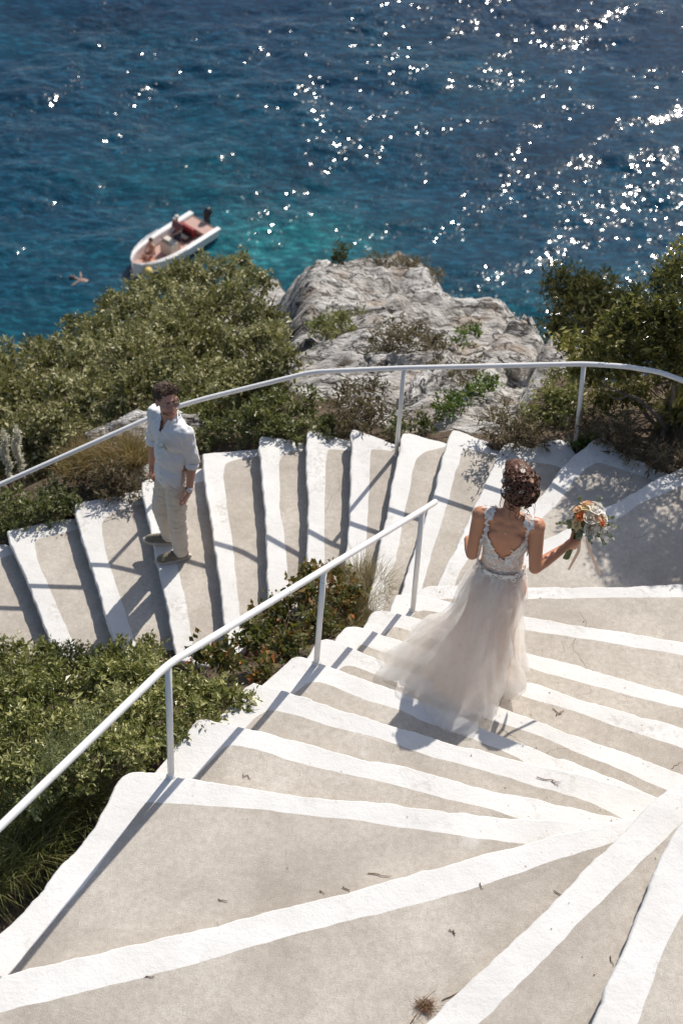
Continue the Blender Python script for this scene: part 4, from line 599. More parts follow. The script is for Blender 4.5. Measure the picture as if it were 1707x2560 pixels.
LIT=leaf_mat('dry_leaf',(.10,.05,.03),(.22,.12,.07),(.42,.28,.16),.1,.8,.2)
rs=np.random.RandomState(5); V=[];F=[];T_=[]
near_k=[k for k in STEPS if -9<=k<=2]
cnt=0
while cnt<300:
    k=int(rs.choice(near_k)); N_=STEPS[k][0]; U_=STEPS[k+1][0]; a_=N_[rs.randint(len(N_))]; b_=U_[rs.randint(len(U_))]; f=rs.uniform(.05,.85); x=a_[0]+(b_[0]-a_[0])*f; y=a_[1]+(b_[1]-a_[1])*f
    if not(-2<x<3 and 2.5<y<9): continue
    if rs.random()>min(1,.16+max(0,(x-.6))*.6): cnt+=1; continue
    s__=rs.uniform(.003,.008); an=rs.uniform(0,2*pi); asp=rs.uniform(.15,.6); d=(math.cos(an),math.sin(an)); z=k*RISER+.003
    b=len(V); V+=[(x,y,z),(x+d[0]*s__-d[1]*s__*asp,y+d[1]*s__+d[0]*s__*asp,z+s__*.4),(x+d[0]*2*s__,y+d[1]*2*s__,z+.001),(x+d[0]*s__+d[1]*s__*asp,y+d[1]*s__-d[0]*s__*asp,z+.001)]
    F.append((b,b+1,b+2,b+3)); T_+=[rs.random()]*4; cnt+=1
tag(obj('leaf_litter',V,F,LIT,None,False,T_),kind='stuff')
cx,cy,cz=CLUMP; e=empty('grass_wad',(cx,cy,cz)); tag(e,'wad of dry brown pine needles and grass beside the white strip at the bottom','dry grass')
rs=np.random.RandomState(77); mb=MB()
for i in range(110):
    a=rs.uniform(0,2*pi); r=abs(rs.normal(0,.026)); p=Vector((cx+math.cos(a)*r,cy+math.sin(a)*r,cz+rs.uniform(.002,.02))); d=Vector((rs.normal(),rs.normal(),rs.normal()*.25)).normalized()*rs.uniform(.02,.06)
    q=p+d; q.z=max(q.z,cz+.002); mb.tube([p-d*.6,p+Vector((0,0,.005)),q],[.0008,.0011,.0006],4,t=rs.random())
for v in range(len(mb.V)):
    if mb.V[v][2]<cz+.001: mb.V[v]=(mb.V[v][0],mb.V[v][1],cz+.001)
mb.build('needles',LIT,e,False,True)
# ---------------------------------------------------------------- people
def V3(*a): return Vector(a)
def sculpt(name,mb,voxel,mats,parent=None,smooth=4,post=None):
    """closed shapes fused into one continuous skin"""
    me=bpy.data.meshes.new('t'); me.from_pydata(mb.V,[],mb.F); t=bpy.data.objects.new('t',me); COL.objects.link(t)
    m_=t.modifiers.new('r','REMESH'); m_.mode='VOXEL'; m_.voxel_size=voxel
    if smooth: s__=t.modifiers.new('s','SMOOTH'); s__.factor=.5; s__.iterations=smooth
    bpy.context.view_layer.update(); dg=bpy.context.evaluated_depsgraph_get()
    me2=bpy.data.meshes.new_from_object(t.evaluated_get(dg)); bpy.data.objects.remove(t,do_unlink=True)
    if post: post(me2)
    me2.name=name; return link(name,me2,mats,parent,True)
def frame(fwd,upv=(0,0,1)):
    """columns: right, forward, up"""
    f=Vector(fwd).normalized(); r=f.cross(Vector(upv)).normalized(); u=r.cross(f); return Matrix((r,f,u)).transposed()
def head_shapes(mb,c,Rm,s=1.):
    c=Vector(c); P=lambda x,y,z: c+Rm@Vector((x*s,y*s,z*s))
    mb.ell(P(0,-.018,.030),(.074*s,.093*s,.086*s),Rm,3); mb.ell(P(0,.022,-.030),(.060*s,.066*s,.085*s),Rm,3)
    mb.ell(P(0,.035,-.076),(.042*s,.044*s,.036*s),Rm); mb.ell(P(0,.068,-.100),(.020*s,.017*s,.016*s),Rm)
    mb.cap(P(0,.084,.006),P(0,.104,-.032),.0075*s,.0115*s,10); mb.ell(P(.011,.094,-.036),(.009*s,.010*s,.008*s),Rm,1); mb.ell(P(-.011,.094,-.036),(.009*s,.010*s,.008*s),Rm,1)
    mb.cap(P(-.038,.070,.024),P(.038,.070,.024),.0125*s,.0125*s,10)
    for q in(-1,1):
        mb.ell(P(.034*q,.060,-.030),(.022*s,.020*s,.022*s),Rm); mb.ell(P(.074*q,-.006,-.010),(.009*s,.020*s,.031*s),Rm)
        mb.ell(P(.031*q,.068,.004),(.016*s,.012*s,.009*s),Rm,1)
    mb.cap(P(-.022,.081,-.061),P(.022,.081,-.061),.0065*s,.0065*s,8); mb.cap(P(-.017,.081,-.071),P(.017,.081,-.071),.0075*s,.0075*s,8)
    return P
def face_parts(parent,P,s,Rm,hairm,iris,lip):
    for q in(-1,1):
        mb=MB(); mb.ell(P(.031*q,.0725,.004),(.0125*s,.0095*s,.0065*s),Rm,2); e=mb.build('eye',EYEW,parent)
        mb=MB(); mb.ell(P(.031*q,.0805,.004),(.0055*s,.0025*s,.0055*s),Rm,2); ir=mb.build('iris',iris,parent)
        mb=MB(); mb.cap(P(.014*q,.086,.023),P(.047*q,.074,.025),.0045*s,.003*s,8); mb.build('eyebrow',hairm,parent)
    mb=MB(); mb.cap(P(-.021,.0885,-.061),P(.021,.0885,-.061),.003*s,.003*s,8); mb.cap(P(-.016,.0885,-.070),P(.016,.0885,-.070),.0042*s,.0042*s,8); mb.build('lips',lip,parent)
def finger(mb,P,r0,r1):
    for i in range(len(P)-1):
        a=r0+(r1-r0)*i/(len(P)-1); b=r0+(r1-r0)*(i+1)/(len(P)-1); mb.cap(P[i],P[i+1],a,b,10)
def relaxed_hand(mb,w,d,pn,th,s=1.):
    """wrist w, hand direction d, palm normal pn (towards the palm side), thumb side th"""
    w=Vector(w); d=Vector(d).normalized(); pn=Vector(pn); pn=(pn-d*pn.dot(d)).normalized(); th=Vector(th); th=(th-d*th.dot(d)-pn*th.dot(pn)).normalized()
    Rm=Matrix((th,pn,d)).transposed(); mb.ell(w+d*.045*s,(.040*s,.016*s,.050*s),Rm,2); mb.cap(w-d*.02,w+d*.02*s,.024*s,.024*s,12)
    for k,(o,L) in enumerate(((.030,.072),(.010,.082),(-.010,.076),(-.029,.060))):
        b=w+d*.082*s+th*o*s; L*=s; c1=.25+.08*k
        p1=b+(d*math.cos(c1)+pn*math.sin(c1))*L*.45; p2=p1+(d*math.cos(c1+.45)+pn*math.sin(c1+.45))*L*.32; p3=p2+(d*math.cos(c1+.85)+pn*math.sin(c1+.85))*L*.23
        finger(mb,[b-d*.02*s,p1,p2,p3],.0085*s,.0066*s)
    b=w+d*.022*s+th*.026*s; finger(mb,[b,b+d*.030*s+th*.024*s+pn*.008*s,b+d*.062*s+th*.030*s+pn*.020*s],.0115*s,.0078*s)
def skin_mat(name,c,c2):
    M=Mat(name); f=M.noise(8,4); f2=M.noise(160,3); col=M.mix(f,c,c2)
    return M.surf(M.bsdf(col,.48,.4,M.bump(f2,.25,.0012),Subsurface_Weight=.12,Subsurface_Scale=.01))
def cloth(name,c,rough=.85,weave=700,amp=.0006,var=.06):
    M=Mat(name); f=M.noise(weave,2); g=M.noise(6,4); col=M.mix(g,[v*(1-var) for v in c],[min(.95,v*(1+var)) for v in c])
    return M.surf(M.bsdf(col,rough,.2,M.bump(f,.4,amp),Sheen_Weight=.15))
SKINW=skin_mat('tanned_skin',(.47,.205,.110),(.57,.275,.160)); SKINM=skin_mat('suntanned_skin',(.54,.28,.19),(.63,.35,.25))
EYEW=simple('eye_white',(.75,.72,.68),.2,.5); IRISB=simple('brown_iris',(.06,.03,.015),.2,.5); LIP=simple('lip',(.50,.17,.15),.45,.4)
def hair_mat(name,a,b,ro=.42):
    M=Mat(name); f=M.noise(60,4,.6,M.mapd((1,1,.25))); col=M.mix(f,a,b); return M.surf(M.bsdf(col,ro,.4,M.bump(f,.5,.003)))
HAIRB=hair_mat('dark_brown_hair',(.042,.016,.009),(.16,.068,.036)); HAIRG=hair_mat('short_brown_hair',(.034,.020,.013),(.11,.066,.042),.7)
def wrinkle(amp,s,seed,sz=1.,zlim=None):
    def f(me):
        n=len(me.vertices); no=[v.normal.copy() for v in me.vertices]
        for v,nn in zip(me.vertices,no):
            p=v.co; q=Vector((p.x*s,p.y*s,p.z*s*sz+seed)); a=noise.noise(q)+.5*noise.noise(q*2.3); r=1-abs(a)*1.4
            v.co=p+nn*(r-.55)*amp
    return f
# ------------------------------------------------ bride
FB=5*-RISER   # tread she stands on
bride=empty('person',(.93,6.52,FB)); tag(bride,'bride seen from behind with pinned up dark curls and a pale tulle gown','person')
sdir=V3(.985,-.17,0); bdir=V3(-.17,-.985,0)   # her right, her back
AX=lambda z: V3(.925+.02*(z<.2)*(.2-z),6.555-.10*max(0,.2-z)*.5,z)
mb=MB(); Rb=Matrix((sdir,-bdir,V3(0,0,1))).transposed()
lsh,rsh=V3(.770,6.585,.555),V3(1.078,6.530,.552)
mb.ell((.925,6.56,.435),(.138,.092,.165),Rb,3); mb.ell((.925,6.555,.29),(.112,.080,.15),Rb,3); mb.ell((.93,6.56,.10),(.125,.085,.17),Rb,3)
mb.ell((.925,6.555,.53),(.120,.066,.062),Rb,3)
mb.cap(lsh+V3(.03,0,.005),rsh+V3(-.03,0,.005),.046,.046); mb.cap((.925,6.555,.575),(.942,6.625,.70),.050,.046); mb.cap((.925,6.56,.58),lsh+V3(.02,0,.02),.045,.036); mb.cap((.925,6.56,.58),rsh+V3(-.02,0,.02),.045,.036)
for q in(-1,1): mb.ell(V3(.925,6.555,.45)+sdir*.062*q+bdir*.062,(.045,.022,.075),Rb)
for q in(-1,1): mb.ell(V3(.925,6.555,.42)+sdir*.062*q-bdir*.078,(.055,.045,.055),Rb)
lel,lwr=V3(.748,6.535,.292),V3(.735,6.715,.215)
rel,rwr=V3(1.100,6.452,.298),V3(1.272,6.598,.328)
for sh,el,wr in((lsh,lel,lwr),(rsh,rel,rwr)):
    mb.ell(sh,(.052,.052,.055)); mb.cap(sh,sh.lerp(el,.5),.047,.042); mb.cap(sh.lerp(el,.5),el,.042,.035); mb.ell(el,(.037,.037,.038)); mb.cap(el,el.lerp(wr,.35),.036,.036); mb.cap(el.lerp(wr,.35),wr,.036,.024)
hipl,hipr=V3(.93,6.55,.02)-sdir*.085,V3(.93,6.55,.02)+sdir*.085
for q,h_,kn,an in((-1,hipl,V3(.85,6.62,-.30),V3(.86,6.60,-.64)),(1,hipr,V3(.98,6.58,-.30),V3(.985,6.52,-.63))):
    mb.cap(h_,kn,.078,.052); mb.cap(kn,an,.052,.030); mb.cap(an,an+V3(0,.06,-.045),.030,.028); mb.cap(an+V3(0,.05,-.05),an+V3(.0,.14,-.06),.028,.018)
hdf=V3(-.22,.93,-.28); Rh=frame(hdf); hc=V3(.945,6.665,.765)
PB=head_shapes(mb,hc,Rh,.97)
# hand gripping the stems: palm on the near side, fingers closing round them
st0,st1=V3(1.300,6.650,.185),V3(1.352,6.652,.47); sx=(st1-st0).normalized()
gp=st0.lerp(st1,.53); rd=(rwr-gp); rd=(rd-sx*rd.dot(sx)).normalized(); td=sx.cross(rd)   # rd: towards the wrist, td: round the stems (camera side = where td.y<0)
if td.y>0: td=-td
mb.cap(rwr,gp+rd*.045+td*.004,.024,.026); mb.ell(gp+rd*.030+td*.022,(.030,.018,.042),Matrix((rd,td,sx)).transposed(),2)
for k,(o,L) in enumerate(((.034,1.),(.012,1.08),(-.010,1.),(-.031,.85))):
    c=gp+sx*o; pts=[]
    for a in (95,60,20,-25,-70,-115): pts.append(c-(rd*math.cos(R(a+90))*-1)*0+ (td*math.sin(R(a))-rd*math.cos(R(a)))*(.0265 if a>-60 else .025))
    n_=5 if L<.9 else 6
    finger(mb,[gp+rd*.02+td*.032+sx*o]+pts[:n_],.0088,.0068)
c=gp+sx*.034; finger(mb,[gp+rd*.035+sx*.02-td*.006,gp+rd*.014+sx*.052-td*.026,gp-rd*.016+sx*.060-td*.028],.011,.0078)
relaxed_hand(mb,lwr,(.25,.75,-.60),(.6,.2,-.5),(.2,.3,.9),.92)
body=sculpt('body',mb,.0052,SKINW,bride,3)
face_parts(bride,PB,.97,Rh,HAIRB,IRISB,LIP)
# bodice: the torso skin lifted off and cut to the neckline
bm=bmesh.new(); bm.from_mesh(body.data)
def bl(p):
    d=p-V3(.925,6.555,0); return d.dot(sdir),d.dot(bdir),p.z
def keep_bodice(p):
    x,y,z=bl(p); ax_=abs(x-.0)
    if z<.178+.045*noise.noise(p*26): return False
    arm=(p-rsh).length<.0 
    wz=noise.noise(p*45)*.010
    if y>0:   # back
        if z>.575: return .085<ax_<.135 and z<.66
        wn=0 if z<.322 else min(.104,.014+.50*(z-.322))   # half width of the open back
        if z>.322 and ax_<wn+wz: return False
        out=.150-.12*max(0,z-.40)+(.02 if z<.42 else 0)
        return ax_<(.20 if z<.385 else max(.122,.150-.35*(z-.385)))+wz
    if z>.50: return .080<ax_<.130 and z<.66
    return ax_<(.20 if z<.40 else .135) and z<.50+.0
ax0=[]
arm_seg=[(lsh,lel),(lel,lwr),(rsh,rel),(rel,rwr)]
def near_arm(p):
    for a,b in arm_seg:
        t=max(0,min(1,(p-a).dot(b-a)/(b-a).length_squared)); q=a+(b-a)*t
        if (p-q).length<.052 and t>.12: return abs(bl(p)[0])>.142
    return False
dele=[f for f in bm.faces if not keep_bodice(f.calc_center_median()) or near_arm(f.calc_center_median())]
bmesh.ops.delete(bm,geom=dele,context='FACES'); bm.normal_update()
for v in bm.verts: v.co+=v.normal*(.006+.016*max(0,min(1,(.275-v.co.z)/.07)))
surf_pts=[(f.calc_center_median().copy(),f.normal.copy()) for f in bm.faces]
bmesh.ops.solidify(bm,geom=bm.faces[:],thickness=.002)
me=bpy.data.meshes.new('bodice'); bm.to_mesh(me); bm.free()
def lace_base():
    M=Mat('lace_underlay'); v=M.n('ShaderNodeTexVoronoi',feature='F1'); v.inputs['Scale'].default_value=90; M.l(M.co,v.inputs['Vector'])
    f=M.ramp(M.math('ADD',M.math('MULTIPLY',v.outputs['Distance'],1.),M.math('MULTIPLY',M.noise(35,4),.6)),[(.55,0.),(.72,1.)])
    col=M.mix(f,(.88,.76,.67),(.78,.56,.44)); return M.surf(M.bsdf(col,.7,.3,M.bump(f,.6,.002)))
link('bodice',me,lace_base(),bride,True)
LACE=cloth('white_lace',(.88,.84,.79),.7,300,.0008)
rs=np.random.RandomState(11); mb=MB()
def petal(mb,c,n,d,L,w,lift=.0015):
    s_=n.cross(d).normalized(); mb.add([c+n*lift,c+d*L*.5+s_*w+n*(lift+.0012),c+d*L+n*lift*.6,c+d*L*.5-s_*w+n*(lift+.0012)],[(0,1,2,3)])
back=[i for i,(p,n) in enumerate(surf_pts)]
for _ in range(1100):
    p,n=surf_pts[int(rs.choice(back))]
    if bl(p)[1]<-.03 and rs.random()<.5: continue
    kind=rs.random(); d0=n.orthogonal().normalized(); a0=rs.uniform(0,6.3)
    rot=lambda a:(d0*math.cos(a)+n.cross(d0)*math.sin(a))
    if kind<.45:
        for k in range(5): petal(mb,p,n,rot(a0+k*1.2566),.0105,.0042)
    elif kind<.8:
        dd=rot(a0)
        for k in range(4):
            c=p+dd*.007*k; petal(mb,c,n,(dd+rot(a0+1.57)*.8).normalized(),.009,.003); petal(mb,c,n,(dd-rot(a0+1.57)*.8).normalized(),.009,.003)
    else: petal(mb,p,n,rot(a0),.016,.005)
# points of lace falling over the skirt
for _ in range(520):
    a=rs.uniform(-1.7,1.7); zz=.225-.17*rs.random()**1.5*(.55+.45*math.cos(a*7)); bl_=max(0,.20-zz); x=math.sin(a)*(.118+bl_*.28); y=math.cos(a)*(.094+bl_*.30)
    p=V3(.925,6.555,zz)+sdir*x+bdir*y; n=(sdir*math.sin(a)*.8+bdir*math.cos(a)).normalized(); p+=n*.012
    for k in range(4): petal(mb,p,n,(V3(0,0,-1)+sdir*rs.normal(0,.8)).normalized(),.013,.0045,.003)
mb.build('lace_applique',LACE,bride,False)
mb=MB(); zp=[]
for i in range(12):
    z=.312-.02*i; zp.append(V3(.925,6.555,z)+bdir*(.094+.004*math.sin(i) if z>.2 else .112)+sdir*.002)
mb.tube(zp,.0022,6); mb.build('back_seam',LACE,bride)
# ---- skirt
def tulle(name,c,a,tr=.68):
    M=Mat(name); f=M.noise(420,2); g=M.noise(9,3,.5,M.mapd((1,1,.18))); cov=M.math('MULTIPLY',M.ramp(g,[(.3,a*.82),(.7,min(1,a*1.15))]),1.)
    d=M.n('ShaderNodeBsdfDiffuse'); d.inputs[0].default_value=(*c,1); t=M.n('ShaderNodeBsdfTranslucent'); t.inputs[0].default_value=(*c,1)
    m1=M.n('ShaderNodeMixShader'); m1.inputs[0].default_value=tr; M.l(d.outputs[0],m1.inputs[1]); M.l(t.outputs[0],m1.inputs[2])
    tp=M.n('ShaderNodeBsdfTransparent'); m2=M.n('ShaderNodeMixShader'); M.l(cov,m2.inputs[0]); M.l(tp.outputs[0],m2.inputs[1]); M.l(m1.outputs[0],m2.inputs[2])
    return M.surf(m2.outputs[0])
TU1=tulle('outer_tulle',(.97,.95,.92),.38); TU2=tulle('inner_tulle',(.97,.94,.90),.36); LINING=tulle('champagne_lining',(.97,.84,.71),1.3,.6)
HEM=[(0,1.125,6.50,-.700),(25,1.12,6.66,-.75),(55,1.06,6.86,-.85),(90,.93,6.95,-.85),(130,.66,6.95,-.85),(160,.44,6.80,-.80),(180,.40,6.60,-.700),(197,.325,6.42,-.60),(212,.345,6.24,-.555),(228,.43,6.07,-.46),(243,.53,5.92,-.425),(256,.66,5.86,-.425),(268,.79,5.85,-.425),(280,.88,5.94,-.46),(296,.97,6.06,-.53),(318,1.04,6.20,-.56),(340,1.10,6.36,-.66)]
def hem(phi,k=0):
    n=len(HEM); phi%=360
    for i in range(n):
        a=HEM[i]; b=HEM[(i+1)%n]; b0=b[0]+(360 if i==n-1 else 0)
        if a[0]<=phi<b0 or (i==n-1 and phi>=a[0]):
            t=(phi-a[0])/(b0-a[0]); p0=HEM[i-1]; p3=HEM[(i+2)%n]
            return V3(*[.5*(2*a[j]+(b[j]-p0[j])*t+(2*p0[j]-5*a[j]+4*b[j]-p3[j])*t*t+(3*a[j]-p0[j]-3*b[j]+p3[j])*t**3) for j in(1,2,3)])
def skirt(name,mat,shrink,nf,amp,seed,lift,pz=.80,pxy=1.35,nu=420,nv=110,thick=False,cen=(.93,6.53)):
    V=[];C0=V3(.925,6.555,.215); HC=V3(cen[0],cen[1],-.70)
    for iv in range(nv+1):
        v=iv/nv
        for iu in range(nu):
            phi=360*iu/nu; a=R(phi); e=V3(math.cos(a),math.sin(a),0)
            kk=.82 if iv==0 else (.97 if iv==1 else 1.); W0=C0+sdir*(e.dot(sdir)*(.114+lift*.3)*kk)+bdir*(e.dot(bdir)*(.083+lift*.3)*kk)
            Hm=hem(phi); Hm=HC.lerp(Hm,shrink) if shrink<1 else Hm; Hm.z=hem(phi).z+lift*.4 if shrink>.9 else Hm.z
            hx=v**pxy; back=max(0,-math.sin(a)); hx=hx*(1-.35*back)+(v**(pxy*.82))*.35*back
            x=W0.x+(Hm.x-W0.x)*hx; y=W0.y+(Hm.y-W0.y)*hx
            # hips push it out
            bump=math.exp(-((v-.16)/.14)**2)*.055; 
            z=W0.z+(Hm.z-W0.z)*(v**pz)
            # the train lies along the treads: flatten near the hem where it reaches far
            fld=0
            for q,(m_,w_) in enumerate(((nf,1.),(nf*1.9,.45),(nf*3.3,.22))):
                fld+=w_*math.sin(m_*a+seed*2.3*(q+1)+1.6*noise.noise(Vector((e.x*1.3,e.y*1.3,v*1.6+seed+q*7)))*3)
            fld+=.7*noise.noise(Vector((e.x*2.5+seed,e.y*2.5,v*1.2)))
            A_=amp*(.12+.88*v**.9)*(min(1,v*9))
            p=V3(x,y,z)+e*(bump*(.55+lift*16)+fld*A_)
            p.z+=abs(fld)*A_*.25*v
            if v>.93: p.z+=(v-.93)*.12*math.sin(nf*2.7*a+seed)*.5
            V.append(p)
    F=[(iv*nu+iu,(iv+1)*nu+iu,(iv+1)*nu+(iu+1)%nu,iv*nu+(iu+1)%nu) for iv in range(nv) for iu in range(nu)]
    # keep clear of the treads
    for i,p in enumerate(V):
        zf=floor_z(p.x,p.y)+.006+lift*.15
        if p.z<zf: V[i]=V3(p.x,p.y,zf+.004*(1+math.sin(i*.37)))
    return obj(name,V,F,mat,bride,True)
FLOORP=[(k,STEPS[k][0]) for k in range(-8,2)]
def side(N_,x,y):
    best=1e9;s_=1
    for a,b in zip(N_[:-1],N_[1:]):
        dx,dy=b[0]-a[0],b[1]-a[1]; L=dx*dx+dy*dy+1e-9; t=max(0,min(1,((x-a[0])*dx+(y-a[1])*dy)/L)); d=(x-a[0]-t*dx)**2+(y-a[1]-t*dy)**2
        if d<best: best=d; s_=dx*(y-a[1])-dy*(x-a[0])
    return s_
def floor_z(x,y):
    """height of the near flight under a point: the highest tread whose nosing lies beyond it"""
    for k,N_ in FLOORP[::-1]:
        if side(N_,x,y)<.012: return k*RISER
    return -9*RISER
skirt('underskirt',LINING,.60,7,.020,4.5,-.006,.80,1.50,300,60,cen=(.93,6.42))
skirt('inner_tulle_layer',TU2,.84,7,.034,4.5,.006,.80,1.46,380,90)
skirt('middle_tulle_layer',TU1,.94,7,.046,4.55,.016,.80,1.42,400,100)
skirt('outer_tulle_layer',TU1,1.,7,.054,4.6,.026,.80,1.38,440,110)
# ---- hair
mb=MB(); P=PB
mb.ell(P(0,-.030,.042),(.083,.094,.084),Rh,3); mb.ell(P(0,-.078,.015),(.080,.062,.080),Rh,3); mb.ell(P(0,-.092,-.040),(.070,.050,.064),Rh,3); mb.ell(P(0,.035,.085),(.060,.040,.030),Rh,2)
hair=sculpt('hair',mb,.006,HAIRB,bride,4,wrinkle(.006,38,2.,.5))
rs=np.random.RandomState(21); mb=MB(); dn=Rh@V3(0,-.8,-.15)
for i in range(210):
    d=V3(*rs.normal(size=3)); d.normalize()
    if d.y>.15 : d.y=-d.y
    d=Rh@d; c=P(0,-.062,.004); base=c+Vector((d.x*.089,d.y*.089,d.z*.103))
    if i<90: base=c+Rh@V3(rs.uniform(-.075,.075),-.062+rs.uniform(-.012,.012),rs.uniform(-.095,.075))
    n=(base-c).normalized(); t1=n.orthogonal().normalized(); t1=(t1*math.cos(i)+n.cross(t1)*math.sin(i)).normalized(); t2=n.cross(t1)
    r0=rs.uniform(.010,.021); turns=rs.uniform(.6,1.35); ph=rs.uniform(0,6.3); pts=[]
    for j in range(15):
        a=ph+turns*2*pi*j/14; rr=r0*(1-.35*j/14); pts.append(base+t1*math.cos(a)*rr*1.25+t2*math.sin(a)*rr+n*(.004+.012*math.sin(pi*j/14)))
    w_=rs.uniform(.0032,.0060); mb.tube(pts,[w_*(.35+.65*math.sin(pi*(j+.6)/15.2)) for j in range(15)],7)
mb.build('curls',HAIRB,bride)
mb=MB()
def strand(pts,w_,amp=.010,seed=0,fr=2.4):
    pts=[Vector(p) for p in pts]; Q=[]
    for j in range(25):
        t=j/24*(len(pts)-1); i=min(int(t),len(pts)-2); f=t-i; p=pts[i].lerp(pts[i+1],f); a=seed+fr*2*pi*j/24; Q.append(p+V3(math.cos(a)*amp,math.sin(a)*amp*.6,0)*(j/24)**.6)
    mb.tube(Q,[w_*(1-.75*j/24) for j in range(25)],6)
for k,(a,b,c_,w_) in enumerate([((-.078,-.01,.0),(-.100,-.03,-.09),(-.085,-.06,-.175),.0030),((-.07,-.05,-.03),(-.082,-.08,-.10),(-.050,-.115,-.185),.0036),((.078,-.02,.02),(.094,-.04,-.07),(.088,-.08,-.19),.0028),((.072,-.04,0.),(.086,-.06,-.11),(.105,-.10,-.235),.0022),
    ((-.02,-.105,-.06),(-.012,-.125,-.13),(.022,-.130,-.20),.0036),((.02,-.105,-.06),(.028,-.125,-.12),(.050,-.13,-.175),.0036),((-.04,-.10,-.06),(-.046,-.12,-.12),(-.018,-.13,-.18),.0034),((.045,-.09,-.05),(.055,-.11,-.10),(.034,-.125,-.17),.0036),((0,-.11,-.07),(-.01,-.13,-.14),(.030,-.135,-.245),.0018)]):
    strand([P(*a),P(*b),P(*c_)],w_,.011,k*1.7,2.1+.3*(k%3))
mb.build('loose_strands',HAIRB,bride)
HF=[simple('cream_petal',(.85,.78,.66),.6,.3),simple('peach_petal',(.85,.50,.30),.6,.3)]
def tiny_flower(c,n,r,mat,parent,name='hair_flower'):
    mb=MB(); n=Vector(n).normalized(); d0=n.orthogonal().normalized()
    for ring,(m_,rr,lf) in enumerate(((6,1.,.25),(5,.65,.55),(3,.35,.8))):
        for k in range(m_):
            a=2*pi*k/m_+ring*.5; d=d0*math.cos(a)+n.cross(d0)*math.sin(a); s__=n.cross(d); L=r*rr; b=c+d*L*.12
            mb.add([b,b+d*L*.6+s__*L*.42+n*L*lf*.7,b+d*L+n*L*lf,b+d*L*.6-s__*L*.42+n*L*lf*.7],[(0,1,2,3)])
    mb.ell(c+n*r*.25,(r*.22,)*3,None,1); return mb.build(name,mat,parent,True)
for k,(x,y,z,mt) in enumerate([(-.075,-.075,.045,0),(-.060,-.118,.028,0),(-.015,-.140,.018,0),(.030,-.130,.062,1),(.062,-.112,.022,0),(.040,-.135,-.006,1),(.048,-.120,-.055,0),(-.070,-.05,.075,0),(.0,-.10,.095,0)]):
    c=P(0,-.06,.01)+(P(x,y,z)-P(0,-.06,.01))*1.30; tiny_flower(c,(c-P(0,-.04,.0)),.0135,HF[mt],bride)
mb=MB(); mb.ell(V3(.925,6.555,.535)+bdir*.083+sdir*(-.004),(.0045,)*3); mb.build('pearl_pendant',simple('pearl',(.85,.82,.78),.15,.6),bride)
# ------------------------------------------------ bouquet (held, a thing of its own)
bq=empty('bouquet',st0); tag(bq,'round bouquet of peach and cream flowers with eucalyptus leaves and hanging ribbons','bouquet')
mb=MB(); rs=np.random.RandomState(8); STG=simple('green_stem',(.10,.13,.05),.6,.3)
for k in range(14):
    a=2*pi*k/14; o=V3(math.cos(a),math.sin(a),0)*.011*(1+.3*(k%2)); o2=V3(math.cos(a+.6),math.sin(a+.6),0)*.022
    mb.tube([st0+o2*.7+sx*rs.uniform(-.012,.012),gp+o*.8,st1+o2*1.5],.0036,6)
mb.build('stems',STG,bq)
bc=st1+V3(.022,-.012,.055)   # centre of the flower head
def rose(c,n,r,mat,name='rose'):
    mb=MB(); n=Vector(n).normalized(); d0=n.orthogonal().normalized(); e0=n.cross(d0)
    mb.ell(c+n*r*.35,(r*.33,r*.33,r*.42),None,2)
    for ring in range(4):
        m_=3+ring; rad=r*(.34+.20*ring); 
        for k in range(m_):
            a=2*pi*k/m_+ring*.7; V=[];F=[]
            for i in range(5):
                aa=a+(i-2)*.36*(1.25 if ring<2 else 1.05)*3.6/m_
                for j in range(4):
                    t=j/3; q=rad*(.45+.62*t**.7*(1+.18*ring*t)); h_=r*(.0+.92*t*(1-.20*ring*t*.9)); d=d0*math.cos(aa)+e0*math.sin(aa); V.append(c+d*q+n*(h_-(.10*r if abs(i-2)==2 else 0)*t))
            for i in range(4):
                for j in range(3): F.append((i*4+j,i*4+j+1,i*4+j+5,i*4+j+4))
            mb.add(V,F)
    return mb.build(name,mat,bq,True)
def petm(name,c): 
    M=Mat(name); f=M.noise(50,3); col=M.mix(f,[v*.86 for v in c],c); b=M.bsdf(col,.6,.3); t=M.n('ShaderNodeBsdfTranslucent'); M.l(col,t.inputs[0]); mx=M.n('ShaderNodeMixShader'); mx.inputs[0].default_value=.3; M.l(b,mx.inputs[1]); M.l(t.outputs[0],mx.inputs[2]); return M.surf(mx.outputs[0])
ORG=petm('orange_petal',(.88,.33,.12)); PCH=petm('peach_petals',(.88,.62,.42)); CRM=petm('cream_petals',(.88,.80,.66)); WHT=petm('white_petals',(.87,.84,.78)); YEL=petm('straw_petals',(.80,.66,.36))
cam_v=(V3(0,0,CAM_H)-bc).normalized(); cr=rt.normalized(); cu=(V3(0,0,1)-cam_v*cam_v.z).normalized(); crr=cu.cross(cam_v).normalized()
